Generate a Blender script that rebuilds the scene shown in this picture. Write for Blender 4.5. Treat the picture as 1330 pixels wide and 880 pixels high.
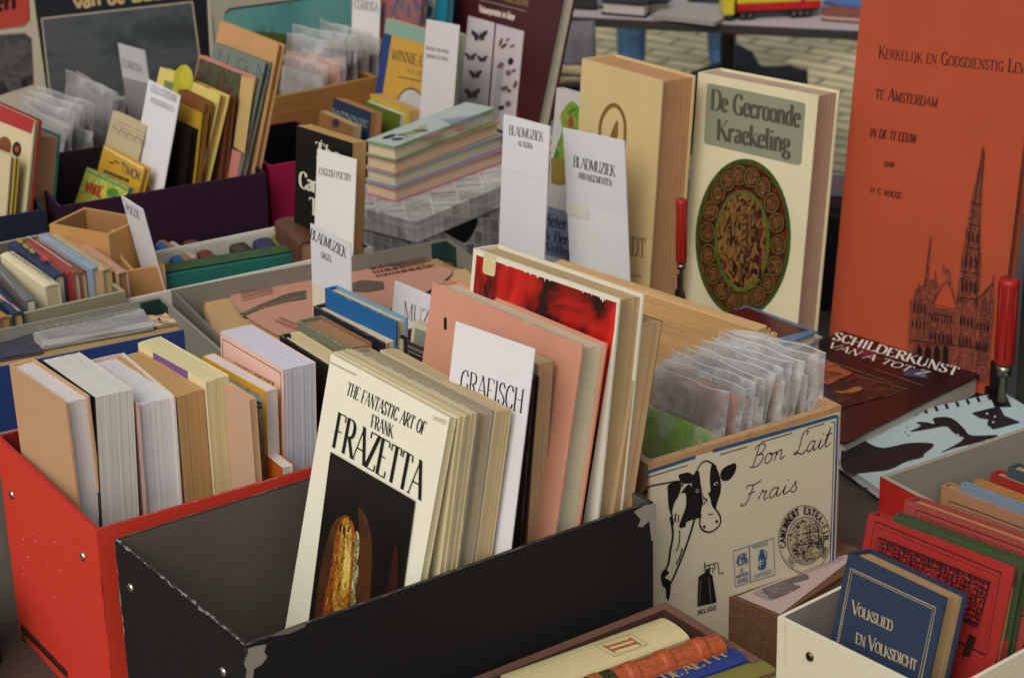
import bpy, math, random
from mathutils import Vector, Matrix
from mathutils.geometry import tessellate_polygon
for o in list(bpy.data.objects): bpy.data.objects.remove(o)
S = bpy.context.scene
C = S.collection
rnd = random.Random(7)
# ------------------------------------------------------------------ camera, sky, sun, exposure
FPX, PITCH, ROLL = 3000.0, math.radians(22.5), math.radians(-1.5)
CAM = Vector((0, 0, 2.0))
cosR, sinR = math.cos(ROLL), math.sin(ROLL)
cosP, sinP = math.cos(PITCH), math.sin(PITCH)
cd = bpy.data.cameras.new('camera'); cam = bpy.data.objects.new('camera', cd); C.objects.link(cam)
rt = Vector((cosR, sinR*sinP, sinR*cosP)); up = Vector((-sinR, cosR*sinP, cosR*cosP)); bk = Vector((0, -cosP, sinP))
cam.matrix_world = Matrix(((rt.x, up.x, bk.x, CAM.x), (rt.y, up.y, bk.y, CAM.y), (rt.z, up.z, bk.z, CAM.z), (0, 0, 0, 1)))
cd.sensor_width = 36; cd.lens = FPX/1330*36; cd.clip_start = 0.05; cd.clip_end = 500
cd.dof.use_dof = True; cd.dof.focus_distance = 2.42; cd.dof.aperture_fstop = 11
S.camera = cam
W = bpy.data.worlds.new('World'); S.world = W; W.use_nodes = True
wn = W.node_tree.nodes; wl = W.node_tree.links
SUN_EL, SUN_AZ = math.radians(46), math.radians(-156)      # azimuth from +Y towards +X
sky = wn.new('ShaderNodeTexSky'); sky.sky_type = 'NISHITA'; sky.sun_disc = False
sky.sun_elevation = SUN_EL; sky.sun_rotation = SUN_AZ; sky.dust_density = 4.0; sky.air_density = 1.0; sky.ozone_density = 0.6
hs = wn.new('ShaderNodeHueSaturation'); hs.inputs['Saturation'].default_value = 0.35
wl.new(sky.outputs[0], hs.inputs['Color']); bg = wn['Background']
wl.new(hs.outputs[0], bg.inputs['Color']); bg.inputs['Strength'].default_value = 0.13
sd = bpy.data.lights.new('sun', 'SUN'); sd.energy = 1.3; sd.angle = math.radians(38); sd.color = (1, .955, .88)
sun = bpy.data.objects.new('sun', sd); C.objects.link(sun)
sdir = Vector((math.sin(SUN_AZ)*math.cos(SUN_EL), math.cos(SUN_AZ)*math.cos(SUN_EL), math.sin(SUN_EL)))
sun.rotation_euler = sdir.to_track_quat('Z', 'Y').to_euler()
S.view_settings.view_transform = 'Standard'; S.view_settings.look = 'None'; S.view_settings.gamma = 1
S.view_settings.exposure = -0.22
# ------------------------------------------------------------------ picture <-> place
def ray(p):
    x, y = p[0]-665.0, -(p[1]-440.0)
    x, y = cosR*x-sinR*y, sinR*x+cosR*y
    return Vector((x, FPX*cosP+y*sinP, -FPX*sinP+y*cosP)).normalized()
def atz(p, z):
    d = ray(p); return CAM + d*((z-CAM.z)/d.z)
def atplane(p, o, n):
    d = ray(p); return CAM + d*((o-CAM).dot(n)/d.dot(n))
def proj(w):
    v = w-CAM; yy = -v.dot(bk); return (665+FPX*v.dot(rt)/yy, 440-FPX*v.dot(up)/yy)
# ------------------------------------------------------------------ materials
def lin(c):
    if isinstance(c, str): c = tuple(int(c[i:i+2], 16)/255 for i in (0, 2, 4))
    return tuple((x/12.92 if x <= .04045 else ((x+.055)/1.055)**2.4) for x in c)+(1.0,)
MATS = {}
def _new(name):
    m = bpy.data.materials.new(name); m.use_nodes = True
    nt = m.node_tree; b = nt.nodes['Principled BSDF']; return m, nt, b
def coords(nt, scale=(1, 1, 1)):
    t = nt.nodes.new('ShaderNodeTexCoord'); mp = nt.nodes.new('ShaderNodeMapping')
    mp.inputs['Scale'].default_value = scale; nt.links.new(t.outputs['Object'], mp.inputs['Vector']); return mp.outputs[0]
def ntex(nt, vec, sc, det=4, rough=.6):
    n = nt.nodes.new('ShaderNodeTexNoise'); n.inputs['Scale'].default_value = sc; n.inputs['Detail'].default_value = det
    n.inputs['Roughness'].default_value = rough; nt.links.new(vec, n.inputs['Vector']); return n.outputs['Fac']
def ramp(nt, fac, stops):
    r = nt.nodes.new('ShaderNodeValToRGB'); cr_ = r.color_ramp
    while len(cr_.elements) < len(stops): cr_.elements.new(.5)
    for e, (p, c) in zip(cr_.elements, stops): e.position = p; e.color = c
    nt.links.new(fac, r.inputs[0]); return r.outputs[0]
def mixc(nt, a, b, fac, mode='MIX'):
    m = nt.nodes.new('ShaderNodeMix'); m.data_type = 'RGBA'; m.blend_type = mode
    if isinstance(fac, float): m.inputs[0].default_value = fac
    else: nt.links.new(fac, m.inputs[0])
    for k, v in ((6, a), (7, b)):
        if isinstance(v, tuple): m.inputs[k].default_value = v
        else: nt.links.new(v, m.inputs[k])
    return m.outputs[2]
def bump(nt, b, fac, s, d=.001):
    n = nt.nodes.new('ShaderNodeBump'); n.inputs['Strength'].default_value = s; n.inputs['Distance'].default_value = d
    nt.links.new(fac, n.inputs['Height']); nt.links.new(n.outputs[0], b.inputs['Normal'])
def sc(c, k): return tuple(max(0, min(1, x*k)) for x in c[:3])+(1.0,)
def paper(c, rough=.6, var=.12, spec=.3, kind='paper'):
    key = (kind, c, rough, var)
    if key in MATS: return MATS[key]
    m, nt, b = _new(kind); L = lin(c)
    v = coords(nt)
    f1 = ntex(nt, v, 9, 5, .65); col = ramp(nt, f1, [(.3, sc(L, 1-var)), (.5, L), (.75, sc(L, 1+var*.6))])
    if kind == 'cloth':
        w = ntex(nt, coords(nt, (900, 900, 900)), 1.0, 2); col = mixc(nt, col, ramp(nt, w, [(.35, sc(L, .72)), (.65, sc(L, 1.22))]), .45)
        f3 = ntex(nt, coords(nt, (60, 60, 700)), 1.0, 2); col = mixc(nt, col, ramp(nt, f3, [(.35, sc(L, .8)), (.65, sc(L, 1.15))]), .35)
        bump(nt, b, w, .35, .0006)
    elif kind == 'leather':
        w = ntex(nt, v, 140, 6, .7); col = mixc(nt, col, ramp(nt, w, [(.35, sc(L, .55)), (.6, sc(L, 1.15))]), .6); bump(nt, b, w, .5, .001)
    elif kind == 'board':
        w = ntex(nt, coords(nt, (300, 300, 300)), 1, 3); col = mixc(nt, col, ramp(nt, w, [(.35, sc(L, .85)), (.65, sc(L, 1.12))]), .5)
        f4 = ntex(nt, v, 30, 8, .75); col = mixc(nt, col, ramp(nt, f4, [(.30, sc(L, .80)), (.42, L)]), .5)
        bump(nt, b, w, .15, .0004)
    else:
        w = ntex(nt, v, 45, 6, .7)
        wear = ramp(nt, w, [(.24, sc(L, .86)), (.36, L), (.8, sc(L, 1.06))]); col = mixc(nt, col, wear, .5)
        bump(nt, b, ntex(nt, v, 14, 3), .12, .002)
    nt.links.new(col, b.inputs['Base Color'])
    rr = nt.nodes.new('ShaderNodeMapRange'); rr.inputs[3].default_value = max(.05, rough-.12); rr.inputs[4].default_value = min(1, rough+.12)
    nt.links.new(ntex(nt, v, 22, 4), rr.inputs[0]); nt.links.new(rr.outputs[0], b.inputs['Roughness'])
    b.inputs['Specular IOR Level'].default_value = spec
    MATS[key] = m; return m
def cloth(c, rough=.75): return paper(c, rough, .15, .2, 'cloth')
def leather(c, rough=.5): return paper(c, rough, .25, .35, 'leather')
def board(c, rough=.7, spec=.25): return paper(c, rough, .1, spec, 'board')
def gloss(c, rough=.28): return paper(c, rough, .1, .5, 'gloss')
def pages(c):
    key = ('pages', c)
    if key in MATS: return MATS[key]
    m, nt, b = _new('pages'); L = lin(c)
    f = ntex(nt, coords(nt, (3, 620, 3)), 1, 3, .8); col = ramp(nt, f, [(.30, sc(L, .80)), (.5, L), (.7, sc(L, 1.06))])
    g = ntex(nt, coords(nt), 16, 4); col = mixc(nt, col, ramp(nt, g, [(.3, sc(L, .82)), (.6, sc(L, 1.06))]), .4)
    nt.links.new(col, b.inputs['Base Color']); b.inputs['Roughness'].default_value = .85; b.inputs['Specular IOR Level'].default_value = .1
    bump(nt, b, f, .25, .0005); MATS[key] = m; return m
def ink(c, rough=.5):
    key = ('ink', c)
    if key in MATS: return MATS[key]
    m, nt, b = _new('ink'); L = lin(c)
    f = ntex(nt, coords(nt), 260, 3); nt.links.new(ramp(nt, f, [(.3, sc(L, .85)), (.7, sc(L, 1.2))]), b.inputs['Base Color'])
    b.inputs['Roughness'].default_value = rough; b.inputs['Specular IOR Level'].default_value = .25
    MATS[key] = m; return m
def art(cols, scale=20, rough=.4, stretch=(1, 1, 1), dist=1.2):
    key = ('art', tuple(cols), scale, stretch, dist)
    if key in MATS: return MATS[key]
    m, nt, b = _new('picture'); n = nt.nodes.new('ShaderNodeTexNoise')
    n.inputs['Scale'].default_value = scale; n.inputs['Detail'].default_value = 7; n.inputs['Roughness'].default_value = .62; n.inputs['Distortion'].default_value = dist
    nt.links.new(coords(nt, stretch), n.inputs['Vector'])
    k = len(cols); stops = [(.28+.44*i/max(1, k-1), lin(c)) for i, c in enumerate(cols)]
    nt.links.new(ramp(nt, n.outputs['Fac'], stops), b.inputs['Base Color'])
    b.inputs['Roughness'].default_value = rough; b.inputs['Specular IOR Level'].default_value = .35
    MATS[key] = m; return m
def wood(c, ax=(3, 40, 40), rough=.55, dark=.6):
    key = ('wood', c, ax)
    if key in MATS: return MATS[key]
    m, nt, b = _new('wood'); L = lin(c)
    f = ntex(nt, coords(nt, ax), 2.2, 6, .6); col = ramp(nt, f, [(.3, sc(L, dark)), (.48, L), (.62, sc(L, 1.12)), (.72, sc(L, .8))])
    g = ntex(nt, coords(nt, (ax[0]*6, ax[1]*6, ax[2]*6)), 1.5, 3); col = mixc(nt, col, ramp(nt, g, [(.35, sc(L, .75)), (.6, sc(L, 1.1))]), .35)
    nt.links.new(col, b.inputs['Base Color']); b.inputs['Roughness'].default_value = rough; bump(nt, b, f, .15, .001)
    MATS[key] = m; return m
def metal(c='b8b4aa', rough=.3):
    key = ('metal', c, rough)
    if key in MATS: return MATS[key]
    m, nt, b = _new('metal'); b.inputs['Metallic'].default_value = 1; L = lin(c)
    f = ntex(nt, coords(nt), 60, 4); nt.links.new(ramp(nt, f, [(.3, sc(L, .6)), (.6, L)]), b.inputs['Base Color']); b.inputs['Roughness'].default_value = rough
    MATS[key] = m; return m
def plastic(tint='f2f0ee', clear=.86):
    key = ('clear_plastic', tint, clear)
    if key in MATS: return MATS[key]
    m, nt, b = _new('clear_plastic'); L = lin(tint); N = nt.nodes.new; K = nt.links.new
    tr = N('ShaderNodeBsdfTransparent'); tr.inputs[0].default_value = (.97, .97, .97, 1)
    gl = N('ShaderNodeBsdfGlossy'); gl.inputs['Color'].default_value = (1, 1, 1, 1); gl.inputs['Roughness'].default_value = .07
    tl = N('ShaderNodeBsdfTranslucent'); tl.inputs[0].default_value = L; df = N('ShaderNodeBsdfDiffuse'); df.inputs[0].default_value = L
    mk = N('ShaderNodeMixShader'); mk.inputs[0].default_value = .5; K(tl.outputs[0], mk.inputs[1]); K(df.outputs[0], mk.inputs[2])
    f = ntex(nt, coords(nt, (1, 1, .3)), 30, 3, .5); g = ntex(nt, coords(nt, (1, 1, .5)), 75, 4, .6)
    n = N('ShaderNodeBump'); n.inputs['Strength'].default_value = .9; n.inputs['Distance'].default_value = .008; K(f, n.inputs['Height'])
    for q in (gl, tl, df): K(n.outputs[0], q.inputs['Normal'])
    a = N('ShaderNodeMapRange'); a.inputs[1].default_value = .35; a.inputs[2].default_value = .75; a.inputs[3].default_value = min(.985, clear+.09); a.inputs[4].default_value = clear-.16; K(g, a.inputs[0])
    st = ntex(nt, coords(nt, (.6, .6, 1)), 34, 3, .5); rs = ramp(nt, st, [(.52, (0, 0, 0, 1)), (.62, (.3, .3, .3, 1)), (.70, (.1, .1, .1, 1))]); sbm = N('ShaderNodeMath'); sbm.operation = 'SUBTRACT'; sbm.use_clamp = True; K(a.outputs[0], sbm.inputs[0]); K(rs, sbm.inputs[1]); a = sbm  # milky noise streaks, painted glints on the crinkled film
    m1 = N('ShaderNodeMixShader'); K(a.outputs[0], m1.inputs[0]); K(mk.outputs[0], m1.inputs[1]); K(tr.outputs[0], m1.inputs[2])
    fr = N('ShaderNodeLayerWeight'); fr.inputs['Blend'].default_value = .3; K(n.outputs[0], fr.inputs['Normal'])
    a2 = N('ShaderNodeMapRange'); a2.inputs[3].default_value = .05; a2.inputs[4].default_value = .55; K(fr.outputs['Fresnel'], a2.inputs[0])
    m2 = N('ShaderNodeMixShader'); K(a2.outputs[0], m2.inputs[0]); K(m1.outputs[0], m2.inputs[1]); K(gl.outputs[0], m2.inputs[2])
    K(m2.outputs[0], nt.nodes['Material Output'].inputs['Surface']); nt.nodes.remove(b); MATS[key] = m; return m
# ------------------------------------------------------------------ mesh gathering, in world coordinates
class MB:
    def __init__(s): s.v = []; s.f = []; s.mi = []; s.mats = []
    def add(s, vs, fs, mat):
        if mat not in s.mats: s.mats.append(mat)
        k = s.mats.index(mat); n = len(s.v); s.v += [Vector(v) for v in vs]
        for f in fs: s.f.append([n+i for i in f]); s.mi.append(k)
    def box(s, o, X, Y, Z, mat):
        vs = [o+X*a+Y*b+Z*c for c in (0, 1) for b in (0, 1) for a in (0, 1)]
        s.add(vs, [(0, 2, 3, 1), (4, 5, 7, 6), (0, 1, 5, 4), (2, 6, 7, 3), (0, 4, 6, 2), (1, 3, 7, 5)], mat)
    def quad(s, a, b, c, d, mat): s.add([a, b, c, d], [(0, 1, 2, 3)], mat)
    def prism(s, pts, h, mat, capmat=None):
        n = len(pts); vs = [p.copy() for p in pts]+[p+h for p in pts]
        s.add(vs, [(i, (i+1) % n, n+(i+1) % n, n+i) for i in range(n)], mat)
        tris = tessellate_polygon([pts]); cm = capmat or mat
        s.add(pts, [t for t in tris], mat); s.add([p+h for p in pts], [tuple(reversed(t)) for t in tris], cm)
    def tube(s, path, r, mat, n=10, cap=True):
        rr = r if isinstance(r, (list, tuple)) else [r]*len(path); rings = []
        for i, p in enumerate(path):
            t = (path[min(i+1, len(path)-1)]-path[max(i-1, 0)]).normalized()
            a = t.orthogonal().normalized() if abs(t.z) > .9 else t.cross(Vector((0, 0, 1))).normalized()
            if rings and False: pass
            b = t.cross(a); rings.append([p+(a*math.cos(2*math.pi*k/n)+b*math.sin(2*math.pi*k/n))*rr[i] for k in range(n)])
        vs = [q for r_ in rings for q in r_]; fs = []
        for i in range(len(path)-1):
            for k in range(n): fs.append((i*n+k, i*n+(k+1) % n, (i+1)*n+(k+1) % n, (i+1)*n+k))
        if cap: fs += [tuple(reversed(range(n))), tuple((len(path)-1)*n+k for k in range(n))]
        s.add(vs, fs, mat)
    def build(s, name, parent=None, M=None, smooth=False, bevel=0):
        me = bpy.data.meshes.new(name)
        if M is None: M = parent.matrix_world if parent else Matrix.Identity(4)
        Mi = M.inverted(); me.from_pydata([Mi @ v for v in s.v], [], s.f)
        for m in s.mats: me.materials.append(m)
        me.polygons.foreach_set('material_index', s.mi)
        if smooth: me.polygons.foreach_set('use_smooth', [True]*len(me.polygons))
        me.update(); o = bpy.data.objects.new(name, me); C.objects.link(o)
        if parent: o.parent = parent
        else: o.matrix_world = M
        if bevel:
            b = o.modifiers.new('bevel', 'BEVEL'); b.width = bevel; b.segments = 2; b.limit_method = 'ANGLE'
        return o
def tag(o, label, cat, group=None, kind=None):
    o['label'] = label; o['category'] = cat
    if group: o['group'] = group
    if kind: o['kind'] = kind
    return o
def frame(o, X, Y, Z): return Matrix(((X.x, Y.x, Z.x, o.x), (X.y, Y.y, Z.y, o.y), (X.z, Y.z, Z.z, o.z), (0, 0, 0, 1)))
def empty(name, M, label, cat, group=None):
    e = bpy.data.objects.new(name, None); C.objects.link(e); e.matrix_world = M; e.empty_display_size = .03
    bpy.context.view_layer.update(); return tag(e, label, cat, group)
# ------------------------------------------------------------------ lettering: stroke skeletons
G = {
'A': (.72, 'h 0 0 .36 1|b .36 1 .72 0|h .13 .36 .58 .36'), 'B': (.62, 'l .1 0 .1 1|c .1 1 .36 1 .53 .88 .53 .66 .38 .54 .1 .53|c .36 .53 .6 .42 .6 .13 .4 0 .1 0'),
'C': (.66, 'c .6 .76 .5 .95 .36 1 .14 .86 .05 .5 .14 .14 .36 0 .53 .06 .62 .24'), 'D': (.72, 'l .1 0 .1 1|c .1 1 .38 1 .6 .85 .68 .5 .6 .15 .38 0 .1 0'),
'E': (.6, 'l .1 0 .1 1|n .1 1 .54 1 .54 .85|n .1 .52 .42 .52|n .1 0 .56 0 .56 .17'), 'F': (.57, 'l .1 0 .1 1|n .1 1 .54 1 .54 .83|n .1 .5 .42 .5'),
'G': (.7, 'c .6 .76 .5 .95 .36 1 .14 .86 .05 .5 .14 .14 .36 0 .5 .04 .6 .14|l .6 0 .6 .42|n .44 .42 .7 .42'), 'H': (.74, 'l .1 0 .1 1|l .64 0 .64 1|n .1 .52 .64 .52'),
'I': (.32, 'l .16 0 .16 1'), 'J': (.4, 'l .26 1 .26 .1|c .26 .12 .2 -.12 .04 -.18'), 'K': (.7, 'l .1 0 .1 1|h .62 1 .12 .42|b .28 .58 .68 0'),
'L': (.56, 'l .1 0 .1 1|n .1 0 .54 0 .54 .2'), 'M': (.86, 'h .1 0 .1 1|b .1 1 .42 .05|h .42 .05 .74 1|l .75 0 .75 1'), 'N': (.74, 'h .1 0 .1 1|b .1 1 .64 0|h .64 0 .64 1'),
'O': (.74, 'c .37 1 .14 .86 .05 .5 .14 .14 .37 0 .6 .14 .69 .5 .6 .86 .37 1'), 'P': (.58, 'l .1 0 .1 1|c .1 1 .36 1 .55 .88 .55 .6 .38 .47 .1 .46'),
'Q': (.74, 'c .37 1 .14 .86 .05 .5 .14 .14 .37 0 .6 .14 .69 .5 .6 .86 .37 1|b .36 .12 .7 -.18'), 'R': (.68, 'l .1 0 .1 1|c .1 1 .36 1 .53 .88 .53 .64 .38 .52 .1 .51|b .3 .51 .66 0'),
'S': (.54, 'c .46 .8 .38 .97 .22 .99 .07 .86 .09 .64 .4 .42 .49 .22 .38 .03 .22 0 .08 .07 .05 .24'), 'T': (.64, 'l .32 0 .32 1|n .03 .82 .03 1 .61 1 .61 .82'),
'U': (.72, 'l .1 1 .1 .3|c .1 .32 .14 .08 .36 0 .56 .08 .62 .32|h .62 .3 .62 1'), 'V': (.7, 'b 0 1 .36 0|h .36 0 .7 1'), 'W': (1.0, 'b 0 1 .27 0|h .27 0 .5 .95|b .5 .95 .74 0|h .74 0 1 1'),
'X': (.68, 'b .02 1 .66 0|h .64 1 .04 0'), 'Y': (.68, 'b .02 1 .34 .48|h .34 .48 .66 1|l .34 0 .34 .5'), 'Z': (.62, 'n .06 .82 .06 1 .56 1|b .56 1 .05 0|n .05 0 .58 0 .58 .18'),
'a': (.46, 'c .08 .54 .18 .65 .32 .6 .36 .45|l .36 .5 .36 .05|c .36 .4 .14 .34 .05 .16 .16 0 .36 .12|n .36 .05 .44 .02'), 'b': (.5, 'l .1 0 .1 1|c .1 .5 .26 .66 .44 .52 .46 .3 .38 .06 .22 0 .1 .1'),
'c': (.42, 'c .38 .5 .3 .64 .16 .62 .05 .42 .06 .2 .18 .01 .32 .04 .4 .16'), 'd': (.52, 'l .4 0 .4 1|c .4 .5 .28 .66 .1 .56 .05 .32 .12 .05 .28 0 .4 .12'),
'e': (.44, 'n .06 .36 .4 .36|c .4 .36 .36 .6 .22 .65 .08 .52 .05 .3 .14 .04 .28 0 .4 .14'), 'f': (.34, 'l .14 0 .14 .8|c .14 .78 .2 .98 .34 .95|n .02 .62 .3 .62'),
'g': (.48, 'c .24 .66 .1 .6 .08 .42 .2 .28 .34 .34 .38 .54 .24 .66|c .16 .28 .08 .16 .2 .08 .4 .02 .42 -.18 .24 -.3 .06 -.22 .08 -.06 .2 .04|n .36 .6 .48 .64'), 'h': (.54, 'l .1 0 .1 1|c .1 .44 .26 .66 .4 .58 .44 .4|l .44 .44 .44 0'),
'i': (.24, 'l .12 0 .12 .64|l .12 .82 .12 .94'), 'j': (.24, 'l .14 .64 .14 -.1|c .14 -.08 .08 -.26 -.04 -.26|l .14 .82 .14 .94'), 'k': (.52, 'l .1 0 .1 1|h .42 .64 .12 .26|b .22 .36 .5 0'), 'l': (.24, 'l .12 0 .12 1'),
'm': (.8, 'l .1 0 .1 .64|c .1 .44 .24 .66 .36 .58 .4 .4|l .4 .44 .4 0|c .4 .44 .54 .66 .66 .58 .7 .4|l .7 .44 .7 0'), 'n': (.54, 'l .1 0 .1 .64|c .1 .44 .26 .66 .4 .58 .44 .4|l .44 .44 .44 0'),
'o': (.48, 'c .24 .65 .08 .54 .04 .32 .1 .08 .24 0 .38 .08 .44 .32 .38 .56 .24 .65'), 'p': (.5, 'l .1 -.3 .1 .64|c .1 .5 .26 .66 .44 .52 .46 .3 .38 .06 .22 0 .1 .1'), 'r': (.4, 'l .1 0 .1 .64|c .1 .4 .2 .6 .3 .65 .38 .56'),
's': (.4, 'c .34 .52 .26 .64 .14 .63 .06 .5 .14 .38 .32 .26 .36 .12 .24 0 .1 .04 .06 .16'), 't': (.34, 'l .14 .86 .14 .14|c .14 .16 .2 0 .32 .06|n .02 .62 .3 .62'), 'u': (.54, 'l .1 .64 .1 .2|c .1 .22 .14 .02 .28 .02 .42 .2|l .43 .64 .43 0'),
'v': (.48, 'b 0 .64 .24 0|h .24 0 .48 .64'), 'w': (.7, 'b 0 .64 .18 0|h .18 0 .35 .6|b .35 .6 .54 0|h .54 0 .7 .64'), 'y': (.48, 'b 0 .64 .24 0|h .48 .64 .16 -.28'), 'z': (.42, 'n .04 .62 .38 .62|b .38 .62 .03 0|n .03 0 .4 0'),
' ': (.34, ''), '-': (.36, 'n .04 .36 .32 .36'), '.': (.22, 'l .1 0 .1 .1'), ',': (.2, 'l .12 .08 .06 -.12'), '&': (.76, 'c .7 .5 .5 .1 .28 0 .08 .14 .1 .36 .38 .62 .4 .86 .26 .98 .14 .82 .3 .5 .72 0'),
'1': (.42, 'l .24 0 .24 1|h .08 .82 .24 1'), '7': (.5, 'n .04 .84 .04 1 .48 1|b .48 1 .2 0'), '4': (.52, 'l .36 0 .36 1|h .36 1 .04 .32|n .04 .32 .5 .32'), '5': (.5, 'n .44 1 .12 1|h .12 1 .1 .58|c .1 .56 .28 .66 .46 .44 .4 .1 .2 0 .06 .1'),
'%': (.8, 'h .66 1 .14 0|c .18 1 .06 .85 .06 .65 .18 .52 .3 .65 .3 .85 .18 1|c .62 .48 .5 .35 .5 .15 .62 0 .74 .15 .74 .35 .62 .48'),
}
SCRIPT = {   # monoline school cursive
'B': (.66, 'c .2 .02 .26 .5 .32 .98|c .14 .8 .2 .96 .42 1.02 .6 .9 .54 .64 .3 .52|c .3 .52 .56 .5 .6 .24 .42 .02 .14 .0 .06 .08'), 'L': (.66, 'c .5 .8 .54 .98 .4 1.02 .28 .84 .26 .4 .16 .06 .04 .1 .12 .16 .3 .06 .5 0 .66 .14'),
'F': (.7, 'c .1 .8 .14 .94 .4 .9 .66 1.02|c .38 .92 .32 .4 .2 .06 .02 .02 .04 .14|n .22 .5 .5 .56'), 'o': (.46, 'c .3 .46 .12 .42 .08 .16 .2 .0 .36 .12 .38 .36 .28 .46 .3 .38 .46 .4'),
'n': (.56, 'c .02 .36 .1 .46 .12 .3 .08 0|c .1 .2 .24 .46 .36 .42 .36 .2 .38 .02 .56 .12'), 'a': (.54, 'c .38 .4 .2 .46 .06 .26 .1 .02 .26 .06 .4 .4|c .4 .44 .36 .16 .42 .0 .54 .1'),
'i': (.34, 'c .06 .1 .16 .44|c .16 .44 .12 .12 .18 0 .34 .1|l .2 .62 .22 .68'), 't': (.4, 'c .02 .1 .2 .86|c .2 .86 .12 .14 .18 0 .4 .12|n .02 .54 .36 .58'), 'r': (.44, 'c .02 .1 .14 .5 .2 .4 .32 .42 .26 .14 .32 .0 .44 .1'), 's': (.46, 'c .02 .06 .18 .36 .24 .48 .26 .3 .34 .12 .24 -.02 .1 .06'), ' ': (.3, '')}
def smooth(pts, closed=False, k=5):
    out = []; n = len(pts)
    for i in range(n-1):
        p0 = pts[max(i-1, 0)]; p1 = pts[i]; p2 = pts[i+1]; p3 = pts[min(i+2, n-1)]
        if pts[0] == pts[-1]:
            if i == 0: p0 = pts[-2]
            if i == n-2: p3 = pts[1]
        for j in range(k):
            t = j/k; out.append(tuple(.5*((2*p1[q])+(-p0[q]+p2[q])*t+(2*p0[q]-5*p1[q]+4*p2[q]-p3[q])*t*t+(-p0[q]+3*p1[q]-3*p2[q]+p3[q])*t**3) for q in (0, 1)))
    out.append(pts[-1]); return out
class Surf:
    """a flat printable face: origin o, in-plane axes X and Z, outward normal n; prints go into mesh gatherer mb"""
    def __init__(s, mb, o, X, Z, n): s.mb, s.o, s.X, s.Z, s.n, s.h = mb, o, X, Z, n, .00025; s.cx = None
    def uv(s, p):
        w = atplane(p, s.o, s.n)-s.o; u = w.dot(s.X)
        if s.cx: u = min(max(u, s.cx[0]), s.cx[1])
        return (u, w.dot(s.Z))
    def pt(s, q, h=0): return s.o+s.X*q[0]+s.Z*q[1]+s.n*(s.h+h)
    def up(s, d=.00012): s.h += d
    def poly2(s, pts, mat):
        P = [s.pt(q) for q in pts]; s.mb.add(P, [tuple(t) for t in tessellate_polygon([P])], mat); s.up(.00004)
    def poly(s, px, mat, sm=False):
        q = [s.uv(p) for p in px]
        if sm: q = smooth(q+[q[0]])[:-1]
        s.poly2(q, mat)
    def ell(s, c, rx, ry, mat, n=28, rot=0):
        s.poly2([s.uv((c[0]+rx*math.cos(a)*math.cos(rot)-ry*math.sin(a)*math.sin(rot), c[1]+rx*math.cos(a)*math.sin(rot)+ry*math.sin(a)*math.cos(rot))) for a in [2*math.pi*i/n for i in range(n)]], mat)
    def rib2(s, pts, w, mat, up_ax=None, thin=None):
        n = len(pts)
        if n < 2: return
        V = []; cl = n > 3 and math.dist(pts[0], pts[-1]) < 1e-7
        for i in range(n):
            a = pts[i-1] if i else (pts[-2] if cl else pts[0]); b = pts[i+1] if i < n-1 else (pts[1] if cl else pts[-1])
            dx, dy = b[0]-a[0], b[1]-a[1]; L = math.hypot(dx, dy) or 1e-9; dx, dy = dx/L, dy/L
            ww = w
            if thin is not None and up_ax: ww = thin+(w-thin)*abs(dx*up_ax[0]+dy*up_ax[1])**1.3
            V += [s.pt((pts[i][0]-dy*ww/2, pts[i][1]+dx*ww/2)), s.pt((pts[i][0]+dy*ww/2, pts[i][1]-dx*ww/2))]
        s.mb.add(V, [(2*i, 2*i+1, 2*i+3, 2*i+2) for i in range(n-1)], mat); s.up(.000004)
    def line(s, px, w, mat, sm=False, closed=False):
        q = [s.uv(p) for p in px]
        if closed: q = q+[q[0]]
        if sm: q = smooth(q)
        s.rib2(q, w, mat)
    def glyph(s, ch, org, ex, ey, mat, thick, thin, serif=True, font=G, k=1.0):
        gl = font.get(ch) or G.get(ch) or G.get(ch.upper()) or G['o']
        H = math.hypot(*ey); ux = (ey[0]/H, ey[1]/H)
        T = lambda q: (org[0]+ex[0]*q[0]*k+ey[0]*q[1]*k, org[1]+ex[1]*q[0]*k+ey[1]*q[1]*k)
        if gl[1]:
            for st in gl[1].split('|'):
                t = st.split(); v = list(map(float, t[1:])); P = [(v[i], v[i+1]) for i in range(0, len(v), 2)]
                if t[0] == 'c': s.rib2([T(q) for q in smooth(P)], thick*H*k, mat, ux, thin*H*k)
                else:
                    w = {'l': thick, 'b': thick, 'h': thin*1.15, 'n': thin}[t[0]]
                    if t[0] == 'n' and len(P) > 2:
                        for a, b in zip(P, P[1:]): s.rib2([T(a), T(b)], (thin if abs(a[1]-b[1]) < .01 else thin*1.6)*H*k, mat)
                    else: s.rib2([T(q) for q in P], w*H*k, mat)
                    if serif and t[0] in 'lbh' and abs(P[0][1]-P[-1][1]) > .3:
                        for q in (P[0], P[-1]):
                            if any(abs(q[1]-lv) < .03 for lv in (0, 1, .64, -.3)):
                                d = .1 if t[0] != 'h' else .085
                                s.rib2([T((q[0]-d, q[1])), T((q[0]+d, q[1]))], thin*H*k, mat)
        return gl[0]*k
    def text(s, t, bl, br, tl, mat, thick=.12, thin=.04, serif=True, smallcaps=None, font=G, gap=.06, px=True, slant=0):
        if px: bl, br, tl = s.uv(bl), s.uv(br), s.uv(tl)
        adv = []
        for ch in t:
            k = 1.0
            if smallcaps and ch.islower(): k = smallcaps; ch = ch.upper()
            gl = font.get(ch) or G.get(ch) or G['o']; adv.append((ch, k, gl[0]*k+gap))
        tot = sum(a[2] for a in adv)-gap; ex = ((br[0]-bl[0])/tot, (br[1]-bl[1])/tot); ey = (tl[0]-bl[0]+ex[0]*slant, tl[1]-bl[1]+ex[1]*slant); x = 0
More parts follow.
